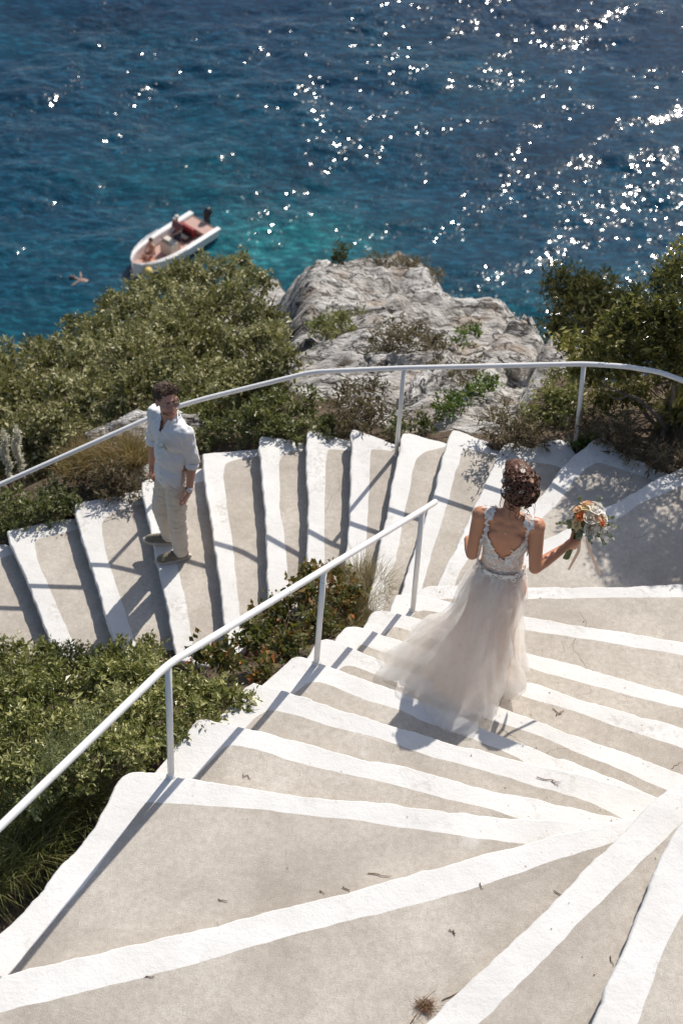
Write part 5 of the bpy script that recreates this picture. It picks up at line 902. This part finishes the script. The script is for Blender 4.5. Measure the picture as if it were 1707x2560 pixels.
# flowers over the upper half of the ball, each by direction: right, up, towards the viewer's side
FL=[(-.045,.005,.080,.024,ORG,1),(.085,-.005,.060,.020,ORG,1),(-.02,.060,.055,.034,YEL,0),(.028,.055,.060,.036,WHT,0),(.065,.050,.035,.030,WHT,0),(-.065,.045,.045,.026,PCH,1),(.012,.010,.088,.030,CRM,1),(-.055,-.045,.065,.030,YEL,0),(.032,-.050,.078,.034,CRM,1),(.100,-.045,.030,.034,WHT,1),(.090,.025,.030,.026,CRM,1),(-.100,.040,.010,.026,CRM,0),(.05,.02,.075,.024,PCH,1),(-.02,.085,.02,.03,PCH,1),(.04,.09,.0,.03,WHT,1),(.0,.05,-.05,.034,CRM,1),(-.06,.03,-.05,.03,CRM,1),(.06,.03,-.05,.032,PCH,1)]
for x,y,z,r,mt,kd in FL:
    d=V3(x,y,z); r*=1.08; c=bc+crr*x*.95+cu*y*.95+cam_v*z*.95; n=(crr*x+cu*(y+.03)+cam_v*z).normalized()
    if kd: rose(c-n*r*.3,n,r,mt)
    else: tiny_flower(c,n,r*1.15,mt,bq,'daisy')
EUC=leaf_mat('eucalyptus_leaf',(.13,.16,.10),(.25,.29,.20),(.42,.46,.36),.2,.5,.3)
mb=MB()
def leafdisc(c,n,d,L,w,t):
    s__=n.cross(d).normalized(); V=[c];
    for k in range(1,8):
        a=pi*k/8; V.append(c+d*L*(.5-.5*math.cos(a))+s__*w*math.sin(a)); 
    V.append(c+d*L)
    for k in range(7,0,-1):
        a=pi*k/8; V.append(c+d*L*(.5-.5*math.cos(a))-s__*w*math.sin(a)+n*.002)
    mb.add(V,[tuple(range(len(V)))],t)
for i in range(190):
    a=rs.uniform(0,2*pi); el=rs.uniform(-1.0,.7); d=(crr*math.cos(a)*math.cos(el)+cam_v*math.sin(a)*math.cos(el)+cu*math.sin(el)).normalized()
    rr=rs.uniform(.045,.095)*(.72 if d.dot(cam_v)>.35 and el>-.35 else 1.); c=bc+d*rr*(1.05 if el<0 else .9)+V3(0,0,-.015)
    o=(d*.8+V3(*rs.normal(size=3))*.6).normalized(); n=(d+V3(*rs.normal(size=3))*.5); n=(n-o*n.dot(o)).normalized(); L=rs.uniform(.022,.042); leafdisc(c,n,o,L,L*.36,float(np.clip(rs.normal(.5,.25),0,1)))
for sp,(x,y,z) in enumerate([(-.155,-.060,.02),(.150,-.075,.03),(.165,-.010,.02),(.115,-.115,.03),(.04,.125,.0),(-.07,.105,.0),(.135,.035,-.03),(-.03,-.115,.05),(.04,-.12,.06)]):
    tip=bc+crr*x+cu*y+cam_v*z; P0=bc+(tip-bc)*.35
    for k in range(6):
        f=.25+.75*k/5; c=P0.lerp(tip,f)
        for q in(-1,1):
            o=((tip-P0).normalized()*.5+cu*.25*q*rs.uniform(.4,1)+crr*q*rs.uniform(-.6,.6)+cam_v*q*.4).normalized(); n=(cam_v+V3(*rs.normal(size=3))*.4); n=(n-o*n.dot(o)).normalized(); L=.027*(1.1-.4*f); leafdisc(c,n,o,L,L*.42,float(np.clip(rs.normal(.5,.2),0,1)))
obj('eucalyptus_leaves',mb.V,mb.F,EUC,bq,False,mb.T)
mb=MB()
for sp,(x,y,z) in enumerate([(-.155,-.060,.02),(.150,-.075,.03),(.165,-.010,.02),(.115,-.115,.03),(.04,.125,.0),(-.07,.105,.0),(.135,.035,-.03),(-.03,-.115,.05),(.04,-.12,.06)]):
    tip=bc+crr*x+cu*y+cam_v*z; mb.tube([bc,bc.lerp(tip,.5),tip],[.0022,.0018,.001],5)
for i in range(60):
    c=bc+crr*rs.uniform(-.02,.05)+cu*rs.uniform(-.085,-.02)+cam_v*rs.uniform(.055,.085); mb.ell(c,(.0042,)*3,None,1)
mb.build('sprigs_and_buds',simple('grey_bud',(.34,.30,.25),.7,.3),bq)
RIB=cloth('peach_ribbon',(.80,.60,.45),.35,200,.0004)
def ribbon(pts,w_,tw):
    pts=[Vector(p) for p in pts]; V=[];n=18
    for j in range(n+1):
        t=j/n*(len(pts)-1); i=min(int(t),len(pts)-2); f=t-i; f=f*f*(3-2*f) if False else f; p=pts[i].lerp(pts[i+1],f); a=tw*j/n; s__=crr*math.cos(a)+cam_v*math.sin(a); V+= [p-s__*w_*.5,p+s__*w_*.5]
    F=[(2*j,2*j+1,2*j+3,2*j+2) for j in range(n)]; return obj('ribbon',V,F,RIB,bq,True)
g0=gp-rd*.028+td*.012
ribbon([g0,g0+V3(.006,-.01,-.09),g0+V3(-.010,-.008,-.17),g0+V3(-.030,-.02,-.24)],.020,.9)
ribbon([g0+crr*.040+cu*.015,g0+V3(.060,-.01,-.06),g0+V3(.105,-.03,-.15),g0+V3(.150,-.045,-.235)],.020,.25)
# ------------------------------------------------ groom
FG=-18*RISER
groom=empty('person',(-1.29,8.99,FG)); tag(groom,'groom in white linen shirt and beige trousers standing on the far steps','person')
fch=V3(-.66,-.75,0).normalized(); lch=V3(-fch.y,fch.x,0)  # chest forward, his left
if lch.x<0: lch=-lch
fp=V3(-.80,-.60,0).normalized(); lp=V3(.60,-.80,0)
Rc=Matrix((-lch,fch,V3(0,0,1))).transposed(); Rp=Matrix((-lp,fp,V3(0,0,1))).transposed()
zc=lambda z:FG+z
ch=V3(-1.272,8.960,0)
mb=MB()
lsh_=V3(-1.162,8.868,zc(1.44)); rsh_=V3(-1.388,9.052,zc(1.44)); lel_=V3(-1.112,8.900,zc(1.16)); lwr_=V3(-1.132,8.828,zc(.905)); rel_=V3(-1.425,9.105,zc(1.17)); rwr_=V3(-1.440,9.060,zc(.92))
mb.ell(ch+V3(0,0,zc(1.33)),(.136,.092,.18),Rc,3); mb.ell(ch+V3(0,0,zc(1.10)),(.120,.088,.17),Rc,3); mb.ell(V3(-1.272,8.965,zc(.95)),(.130,.098,.13),Rp,3)
mb.cap(lsh_+V3(-.03,.02,-.01),rsh_+V3(.03,-.02,-.01),.042,.042); hcg=V3(-1.298,8.975,zc(1.650)); mb.cap(ch+V3(0,0,zc(1.47)),hcg+V3(0,.01,-.05),.060,.055)
for a,b,c in((lsh_,lel_,lwr_),(rsh_,rel_,rwr_)):
    mb.ell(a,(.048,.048,.050)); mb.cap(a,b,.045,.037); mb.ell(b,(.038,)*3); mb.cap(b,b.lerp(c,.35),.038,.036); mb.cap(b.lerp(c,.35),c,.036,.026)
lkn=V3(-1.245,8.930,zc(.50)); rkn=V3(-1.375,9.02,zc(.50)); lan=V3(-1.225,8.955,zc(.09)); ran=V3(-1.335,9.11,zc(.09))
for h_,k_,a_ in((V3(-1.232,8.915,zc(.93)),lkn,lan),(V3(-1.315,9.02,zc(.93)),rkn,ran)): mb.cap(h_,k_,.076,.054); mb.cap(k_,a_,.055,.036)
for a_,t_ in((lan,V3(-1.415,8.895,zc(.03))),(ran,V3(-1.515,9.115,zc(.03)))): mb.cap(a_,V3(a_.x,a_.y,zc(.04)),.034,.034); mb.cap(V3(a_.x,a_.y,zc(.035)),t_+(V3(a_.x,a_.y,zc(.03))-t_)*.25,.032,.026)
hdg=V3(.52,-.80,.22); Rg=frame(hdg,(.10,0,1)); PG=head_shapes(mb,hcg,Rg,1.0)
relaxed_hand(mb,lwr_,(-.18,-.12,-.97),(-.9,.2,0),(-.3,-.9,0),1.05); relaxed_hand(mb,rwr_,(.05,-.15,-.98),(.9,-.3,0),(-.3,-.9,0),1.05)
sculpt('body',mb,.0065,SKINM,groom,3)
face_parts(groom,PG,1.0,Rg,HAIRG,IRISB,LIP)
mb=MB()
mb.ell(PG(0,-.030,.044),(.084,.095,.080),Rg,3); mb.ell(PG(0,-.060,.005),(.076,.060,.074),Rg,3); mb.ell(PG(0,.025,.094),(.062,.050,.028),Rg,3)
sculpt('hair',mb,.007,HAIRG,groom,3,wrinkle(.007,42,5.,1.))
rs=np.random.RandomState(31); mb=MB()
for i in range(260):
    x=rs.uniform(-.07,.07); y=rs.uniform(-.07,.085); z=.115-.9*abs(x)**1.5*2-.25*max(0,-y)*.6; b=PG(x,y,z); d=Rg@V3(rs.normal(0,.5),.7,.55); d.normalize(); L=rs.uniform(.022,.048)
    mb.tube([b,b+d*L*.6,b+d*L+Rg@V3(0,.006,-.006)],[.0035,.003,.001],5)
mb.build('hair_tufts',HAIRG,groom)
mb=MB(); 
for i in range(9):
    a=R(-70+140*i/8)
for q in(-1,1): mb.cap(PG(.012*q,.084,-.052),PG(.030*q,.078,-.060),.004,.003,8)
for x0 in np.linspace(-.05,.05,15): mb.ell(PG(x0,.072-.42*x0*x0/.05,-.086+abs(x0)*.35),(.011,.007,.014),Rg,1)
mb.build('stubble',simple('stubble_hair',(.30,.16,.11),.8,.2),groom)
# sunglasses
LENS=simple('smoked_lens',(.36,.19,.17),.2,.5); WIRE=simple('thin_wire_frame',(.35,.30,.28),.3,.6)
for q in(-1,1):
    mb=MB(); mb.ell(PG(.033*q,.098,.000),(.023,.0025,.0155),Rg,3); mb.build('lens',LENS,groom)
mb=MB(); mb.tube([PG(-.008,.101,.006),PG(0,.104,.008),PG(.008,.101,.006)],.0017,6)
for q in(-1,1): mb.tube([PG(.058*q,.096,.006),PG(.074*q,.06,.006),PG(.084*q,-.01,.004)],.0018,6); mb.tube([PG(.033*q+.028*math.cos(a),.099,.021*math.sin(a)) for a in np.linspace(0,2*pi,17)],.0013,5,False)
mb.build('glasses_frame',WIRE,groom)
# shirt
LINEN=cloth('white_linen',(.82,.82,.83),.85,260,.0012,.03)
mb=MB()
mb.ell(ch+V3(0,0,zc(1.34)),(.152,.112,.19),Rc,3); mb.ell(ch+V3(0,0,zc(1.14)),(.142,.112,.20),Rc,3); mb.ell(V3(-1.272,8.965,zc(.95)),(.152,.122,.17),Rc,3)
mb.cap(lsh_+V3(-.03,.02,.0),rsh_+V3(.03,-.02,.0),.060,.060); mb.cap(ch+V3(0,0,zc(1.45)),ch+V3(0,0,zc(1.535)),.085,.066)
for a,b,c in((lsh_,lel_,lwr_),(rsh_,rel_,rwr_)):
    mb.ell(a+V3(0,0,.004),(.066,.066,.068)); mb.cap(a,b,.062,.050); mb.cap(b,b.lerp(c,.12),.050,.048)
def shirt_post(me):
    wrinkle(.016,9,3.,.7)(me); wrinkle(.006,26,8.,1.)(me)
    bm=bmesh.new(); bm.from_mesh(me); kill=[]
    for f in bm.faces:
        p=f.calc_center_median(); d=p-ch
        bot=zc(.815)+.015*math.sin(d.dot(lch)*16)
        if p.z<bot : kill.append(f); continue
        # open collar
        x=d.dot(lch); y=d.dot(fch)
        if p.z>zc(1.53) and math.hypot(x,y)<.072: kill.append(f)
        elif y>.03 and abs(x)<.008+.26*(p.z-zc(1.43)) and p.z>zc(1.43): kill.append(f)
        else:
            for b,c in((lel_,lwr_),(rel_,rwr_)):
                t=(p-b).dot(c-b)/(c-b).length_squared
                if t>.22 and (p-(b+(c-b)*t)).length<.066 and abs(d.dot(lch))>.125: kill.append(f); break
    bmesh.ops.delete(bm,geom=list(set(kill)),context='FACES'); bmesh.ops.solidify(bm,geom=bm.faces[:],thickness=.003); bm.to_mesh(me); bm.free()
shirt=sculpt('shirt',mb,.010,LINEN,groom,3,shirt_post)
for b,c in((lel_,lwr_),(rel_,rwr_)):   # rolled cuffs
    mb=MB(); a0=b.lerp(c,.12); a1=b.lerp(c,.30); mb.tube([a0,a0.lerp(a1,.1),a0.lerp(a1,.5),a0.lerp(a1,.9),a1,a1+(a0-a1)*.15],[.047,.051,.053,.051,.047,.042],18,False); mb.build('rolled_cuff',LINEN,groom)
mb=MB()
for q in(-1,1):   # collar wings
    n0=ch+V3(0,0,zc(1.545)); a=n0+lch*.058*q-fch*.015; b=n0+lch*.046*q+fch*.050+V3(0,0,-.035); c=n0+lch*.075*q+fch*.082+V3(0,0,-.110); d=n0+lch*.088*q+fch*.005+V3(0,0,-.045); e_=n0-fch*.062+V3(0,0,.0); g_=n0-fch*.085+V3(0,0,-.035)
    for off in(0,.004): mb.add([p+fch*off+V3(0,0,off) for p in(a,b,c,d)],[(0,1,2,3)])
    mb.add([e_,a,d,g_],[(0,1,2,3)])
mb.build('collar',LINEN,groom,False)
BUTT=simple('shell_button',(.7,.68,.62),.3,.5)
for i in range(7):
    mb=MB(); z=zc(1.36-.07*i); mb.ell(ch+V3(0,0,z)+fch*(.122+.004*math.sin(i))+lch*.0,(.006,.006,.006),None,1); mb.build('button',BUTT,groom)
# trousers
CHINO=cloth('beige_chino',(.76,.68,.58),.85,400,.0006)
mb=MB(); mb.ell(V3(-1.272,8.965,zc(.93)),(.142,.112,.13),Rp,3)
for h_,k_,a_ in((V3(-1.232,8.915,zc(.90)),lkn,lan),(V3(-1.315,9.02,zc(.90)),rkn,ran)):
    mb.cap(h_,k_,.092,.072,20); mb.cap(k_,a_+V3(0,0,.03),.072,.062,20); mb.cap(a_+V3(0,0,.05),a_+V3(0,0,.01),.062,.060,20)
def tr_post(me):
    wrinkle(.012,11,13.,2.2)(me); wrinkle(.006,24,4.,2.)(me)
sculpt('trousers',mb,.009,CHINO,groom,3,tr_post)
SHOE=cloth('olive_canvas',(.21,.185,.135),.85,500,.0006); SOLE=simple('cream_sole',(.62,.56,.48),.7,.3)
for a_,t_ in((lan,V3(-1.420,8.890,zc(.02))),(ran,V3(-1.525,9.115,zc(.02)))):
    hl=V3(a_.x,a_.y,zc(.0)); f=(V3(t_.x,t_.y,zc(0))-hl).normalized(); sd_=f.cross(V3(0,0,1)); hl=hl-f*.065; Rs=Matrix((sd_,f,V3(0,0,1))).transposed()
    mb=MB(); mb.cap(hl+f*.045+V3(0,0,.055),hl+f*.13+V3(0,0,.050),.040,.040); mb.cap(hl+f*.13+V3(0,0,.048),hl+f*.225+V3(0,0,.036),.042,.030); mb.ell(hl+f*.06+V3(0,0,.085),(.040,.050,.035),Rs,2); mb.ell(hl+f*.21+V3(0,0,.034),(.044,.055,.026),Rs,2)
    sh_=sculpt('shoe',mb,.006,SHOE,groom,3)
    mb=MB(); out=[]
    for k in range(28):
        a=2*pi*k/28; x=math.cos(a); y=math.sin(a); out.append(hl+f*(.132+.148*y)+sd_*(.047*x*(1-.18*(y<0))))
    V=[p+V3(0,0,zz)+(p-(hl+f*.132))*0 for zz in(.003,.024) for p in out]; mb.add(V,[tuple(range(28))[::-1],tuple(range(28,56))]+[(k,(k+1)%28,28+(k+1)%28,28+k) for k in range(28)]); mb.build('sole',SOLE,sh_)
    mb=MB()
    for k in range(4): c=hl+f*(.115+.025*k)+V3(0,0,.093-.007*k); mb.tube([c-sd_*.024+V3(0,0,-.006),c+V3(0,0,.002),c+sd_*.024+V3(0,0,-.006)],.0028,6)
    mb.build('laces',simple('dark_lace',(.07,.06,.05),.8,.2),sh_)
# watch, boutonniere
wd=(lwr_-lel_).normalized(); wp=lwr_-wd*.012; o1=wd.orthogonal().normalized(); o2=wd.cross(o1)
mb=MB(); mb.tube([wp+(o1*math.cos(a)+o2*math.sin(a))*.0305 for a in np.linspace(0,2*pi,25)],.0055,8,False); wt_=mb.build('watch',simple('watch_strap',(.30,.28,.27),.4,.5),groom)
cv=(V3(0,0,CAM_H)-wp); cv=(cv-wd*cv.dot(wd)).normalized(); wc=wp+cv*.034; mb=MB(); mb.tube([wc-cv*.004,wc+cv*.004,wc+cv*.005],[.019,.019,.017],20); mb.build('watch_face',simple('watch_dial',(.80,.80,.78),.25,.6),wt_)
bp=ch+V3(0,0,zc(1.365))+lch*.070+fch*.135; bo=empty('boutonniere',bp); tag(bo,'small white rose boutonniere pinned to the groom shirt','flower')
def rose2(c,n,r,mat,parent):
    n=Vector(n).normalized(); d0=n.orthogonal().normalized(); mb=MB(); mb.ell(c+n*r*.3,(r*.5,r*.5,r*.6),None,2)
    for ring in range(3):
        for k in range(4+ring):
            a=2*pi*k/(4+ring)+ring; d=d0*math.cos(a)+n.cross(d0)*math.sin(a); s__=n.cross(d); q=r*(.45+.22*ring)
            mb.add([c+d*q*.3,c+d*q+s__*r*.42+n*r*.35,c+d*q*1.1+n*r*(.85-.22*ring),c+d*q-s__*r*.42+n*r*.35],[(0,1,2,3)])
    return mb.build('rose',mat,parent,True)
rose2(bp+fch*.012,fch*.7+V3(0,0,.7),.036,simple('white_rose_petal',(.86,.84,.76),.6,.3),bo); mb=MB()
for k in range(6):
    d=(lch*math.cos(k*1.05)*.8+V3(0,0,-1)*(.9+.5*abs(math.sin(k)))).normalized(); s__=fch.cross(d); c=bp+d*.022-fch*.012; mb.add([c,c+d*.018+s__*.006+fch*.004,c+d*.038,c+d*.018-s__*.006],[(0,1,2,3)])
mb.tube([bp-fch*.01,bp+V3(.004,0,-.06)-fch*.01],.0025,6); mb.build('sprig',STG,bo,False)
# ------------------------------------------------ boat with its crew
BOW,STERN=V3(-9.30,56.70,SEA),V3(-6.70,60.05,SEA)
bf=(BOW-STERN).normalized(); bs=V3(bf.y,-bf.x,0); BL=(BOW-STERN).length+.15   # forward, starboard
boat=empty('motorboat',(BOW+STERN)/2); tag(boat,'small white open motorboat with red seats floating off the headland','boat')
BP=lambda u,s_,z: STERN+bf*(BL*u)+bs*s_+V3(0,0,z)
half=lambda u: .93*(1-max(0,(u-.45)/.55)**2.3)**.62 if u<1 else 0.0
HULL=simple('white_gelcoat',(.80,.79,.77),.3,.5,4,.04); 
mb=MB(); n=22; sec=[(0,-.22),(.55,-.16),(.86,.12),(.95,.50),(1.0,.62),(.80,.64),(.74,.60),(.72,.18)]
V=[]
for i in range(n+1):
    u=i/n; hw=max(half(min(u,.9995)),.02); rise=.16*max(0,u-.5)**1.5*2
    for q in(-1,1):
        for w_,z in sec: V.append(BP(u-.0,q*max(w_*hw if w_>.75 or w_==0 else w_*hw,.0) if w_>0 else 0,z+rise*(1 if z>.4 else .4)))
m_=len(sec); F=[]
for i in range(n):
    for q in range(2):
        for j in range(m_-1):
            a=i*2*m_+q*m_+j; F.append((a,a+1,a+2*m_+1,a+2*m_))
mb.add(V,F); tr=[BP(0,q*w_*.93,z) for q in(-1,1) for w_,z in sec]; mb.add(tr,[(0,1,2,3,4,5,6,7),(15,14,13,12,11,10,9,8),(1,9,10,2),(2,10,11,3)]); 
mb.build('hull',HULL,boat,False)
DECKM=simple('salmon_deck',(.50,.33,.28),.7,.3,6,.1); REDM=simple('dark_red_vinyl',(.25,.03,.03),.5,.4); BLK=simple('black_engine_cowl',(.015,.015,.018),.3,.5); CREAM=simple('cream_console',(.62,.55,.46),.5,.4)
V=[BP(u,q*.74*max(half(u),.02),.17) for u in np.linspace(0.02,.93,14) for q in(-1,1)]; mb=MB(); mb.add(V,[(2*i,2*i+1,2*i+3,2*i+2) for i in range(13)]); mb.build('deck',DECKM,boat,False)
def bbox(name,u,s_,z,hu,hs,hz,mat,par=boat):
    mb=MB(); Rm=Matrix((bs,bf,V3(0,0,1))).transposed(); mb.box(BP(u,s_,z),(hs,hu,hz),Rm); me=mb.build(name,mat,par,False); return me
bbox('stern_bench',.09,0,.42,.28,.66,.09,DECKM); bbox('backrest',.20,.22,.46,.07,.42,.20,REDM); bbox('seat',.27,.25,.30,.20,.40,.10,simple('black_seat',(.03,.02,.02),.5,.4)); c_=bbox('console',.53,-.12,.48,.22,.33,.33,CREAM)
mb=MB(); mb.add([BP(.565,-.42,.80),BP(.565,.18,.80),BP(.60,.14,1.12),BP(.60,-.38,1.12)],[(0,1,2,3)]); mb.build('windscreen',simple('tinted_screen',(.35,.36,.36),.1,.6),boat,False)
bbox('bow_cushion',.80,.0,.36,.28,.26,.07,simple('orange_cushion',(.55,.25,.15),.7,.3)); bbox('bow_deck',.93,0,.58,.16,.14,.03,DECKM)
mb=MB(); Rm=Matrix((bs,bf,V3(0,0,1))).transposed(); mb.ell(BP(-.045,.02,.88),(.17,.25,.26),Rm,3); mb.box(BP(-.03,.02,.45),(.09,.12,.35),Rm); mb.tube([BP(-.03,.02,.2),BP(-.05,.02,-.5)],.07,10); mb.build('outboard_motor',BLK,boat)
mb=MB(); mb.tube([BP(u,.97*half(u),.70+.10*max(0,u-.5)) for u in np.linspace(.45,.93,10)],.018,8); mb.tube([BP(u,-.97*half(u),.70+.10*max(0,u-.5)) for u in np.linspace(.45,.93,10)],.018,8); mb.build('bow_rail',simple('steel_rail',(.6,.6,.6),.25,.7),boat)
fd_=empty('fender',BP(.93,-.62,.35)); tag(fd_,'yellow and blue buoy hanging over the port bow of the motorboat','buoy')
mb=MB(); mb.ell(BP(.93,-.62,.42),(.20,.20,.24),None,2); mb.build('float',simple('yellow_float',(.70,.52,.16),.5,.4),fd_); mb=MB(); mb.ell(BP(.95,-.66,.12),(.17,.17,.20),None,2); mb.build('lower_float',simple('pale_blue_float',(.30,.45,.60),.5,.4),fd_)
# skipper at the console
sk=empty('person',BP(.43,-.20,.17)); tag(sk,'boatman in dark red shirt and pale cap standing at the motorboat console','person')
mb=MB(); o=BP(.43,-.20,.17); Rk=Matrix((bs,bf,V3(0,0,1))).transposed()
K=lambda x,y,z:o+Rk@V3(x,y,z)
for q in(-1,1): mb.cap(K(.09*q,0,.86),K(.11*q,.03,.46),.085,.055); mb.cap(K(.11*q,.03,.46),K(.11*q,0,.07),.055,.040); mb.cap(K(.11*q,-.03,.035),K(.12*q,.15,.03),.04,.032)
mb.ell(K(0,0,.95),(.16,.11,.13),Rk); mb.ell(K(0,0,1.2),(.17,.12,.26),Rk); mb.cap(K(-.16,0,1.40),K(.16,0,1.40),.06,.06); mb.cap(K(0,0,1.42),K(0,.03,1.58),.058,.055)
for q in(-1,1): mb.cap(K(.19*q,0,1.39),K(.24*q,.05,1.12),.055,.045); mb.cap(K(.24*q,.05,1.12),K(.14*q,.28,1.05),.045,.030); relaxed_hand(mb,K(.14*q,.28,1.05),Rk@V3(-.2*q,.9,-.1),Rk@V3(0,0,-1),Rk@V3(-q,0,0),1.)
PK_=head_shapes(mb,K(0,.04,1.66),frame(bf),1.04)
sculpt('body',mb,.012,SKINM,sk,2)
mb=MB(); mb.ell(K(0,0,1.2),(.195,.15,.27),Rk); mb.cap(K(-.16,0,1.40),K(.16,0,1.40),.078,.078)
for q in(-1,1): mb.cap(K(.19*q,0,1.39),K(.225*q,.03,1.20),.075,.065)
sculpt('shirt',mb,.016,cloth('dark_red_cotton',(.22,.085,.085)),sk,3)
mb=MB(); mb.ell(K(0,0,.93),(.185,.14,.15),Rk)
for q in(-1,1): mb.cap(K(.09*q,0,.86),K(.11*q,.03,.52),.11,.085)
sculpt('shorts',mb,.016,cloth('navy_cotton',(.025,.03,.055)),sk,3)
mb=MB(); mb.ell(K(0,.03,1.735),(.095,.11,.075),Rk,2); mb.ell(K(0,.14,1.72),(.075,.08,.012),Rk,2); mb.build('cap',cloth('pale_cap',(.66,.62,.56)),sk)
# passenger sitting in the bow
pa=empty('person',BP(.72,.12,.17)); tag(pa,'passenger in an orange top sitting in the bow of the motorboat','person')
o=BP(.72,.12,.17); K=lambda x,y,z:o+Rk@V3(x,y,z)
mb=MB()
for q in(-1,1): mb.cap(K(.09*q,-.05,.32),K(.13*q,.34,.42),.085,.055); mb.cap(K(.13*q,.34,.42),K(.12*q,.42,.06),.052,.036); mb.cap(K(.12*q,.40,.035),K(.12*q,.56,.03),.038,.030)
mb.ell(K(0,-.05,.34),(.16,.13,.12),Rk); mb.ell(K(0,-.03,.60),(.15,.11,.24),Rk); mb.cap(K(-.14,-.02,.78),K(.14,-.02,.78),.05,.05); mb.cap(K(0,-.01,.80),K(0,.03,.95),.05,.05)
for q in(-1,1): mb.cap(K(.17*q,-.02,.77),K(.22*q,.08,.52),.048,.038); mb.cap(K(.22*q,.08,.52),K(.14*q,.30,.46),.036,.026); relaxed_hand(mb,K(.14*q,.30,.46),Rk@V3(-.1*q,.9,-.1),V3(0,0,-1),Rk@V3(-q,0,0))
PP=head_shapes(mb,K(0,.04,1.02),frame(bf),1.0); sculpt('body',mb,.012,SKINM,pa,2)
mb=MB(); mb.ell(K(0,-.03,.58),(.165,.125,.25),Rk); sculpt('top',mb,.015,cloth('orange_cotton',(.55,.22,.13)),pa,3)
mb=MB(); mb.ell(PP(0,-.03,.045),(.088,.10,.088),None,3); mb.ell(PP(0,-.09,-.02),(.06,.05,.09),None,2); mb.build('hair',HAIRG,pa)
# swimmer
sw=empty('person',(-11.75,56.15,SEA)); tag(sw,'dark haired swimmer face up in the water to the left of the motorboat','person')
o=V3(-11.75,56.15,SEA+.03); Rw=Matrix((V3(.25,.97,0),V3(-.97,.25,0),V3(0,0,1))).transposed(); K=lambda x,y,z:o+Rw@V3(x,y,z)
mb=MB(); mb.ell(K(0,-.35,-.02),(.17,.30,.10),Rw); mb.ell(K(0,-.65,-.06),(.15,.15,.09),Rw); mb.cap(K(0,-.1,.02),K(0,.03,.05),.055,.055)
for q in(-1,1):
    mb.cap(K(.17*q,-.16,.02),K(.42*q,-.05,.0),.05,.04); mb.cap(K(.42*q,-.05,0.),K(.62*q,.12,-.05),.04,.028); relaxed_hand(mb,K(.62*q,.12,-.05),Rw@V3(.6*q,.7,.1),V3(0,0,-1),Rw@V3(-q*.7,.6,0)); mb.cap(K(.08*q,-.7,-.05),K(.15*q,-1.1,-.08),.08,.055); mb.cap(K(.15*q,-1.1,-.08),K(.12*q,-1.5,-.12),.055,.04); mb.cap(K(.12*q,-1.5,-.12),K(.12*q,-1.65,-.02),.035,.03)
Rq=Matrix((Rw@V3(1,0,0),V3(0,0,1),Rw@V3(0,1,0))).transposed()
head_shapes(mb,K(0,.14,.08),Rq,1.02); sculpt('body',mb,.013,skin_mat('wet_skin',(.24,.15,.11),(.34,.22,.17)),sw,2)
mb=MB(); mb.ell(K(0,.185,.05),(.095,.095,.09),None,2); mb.build('hair',HAIRG,sw)
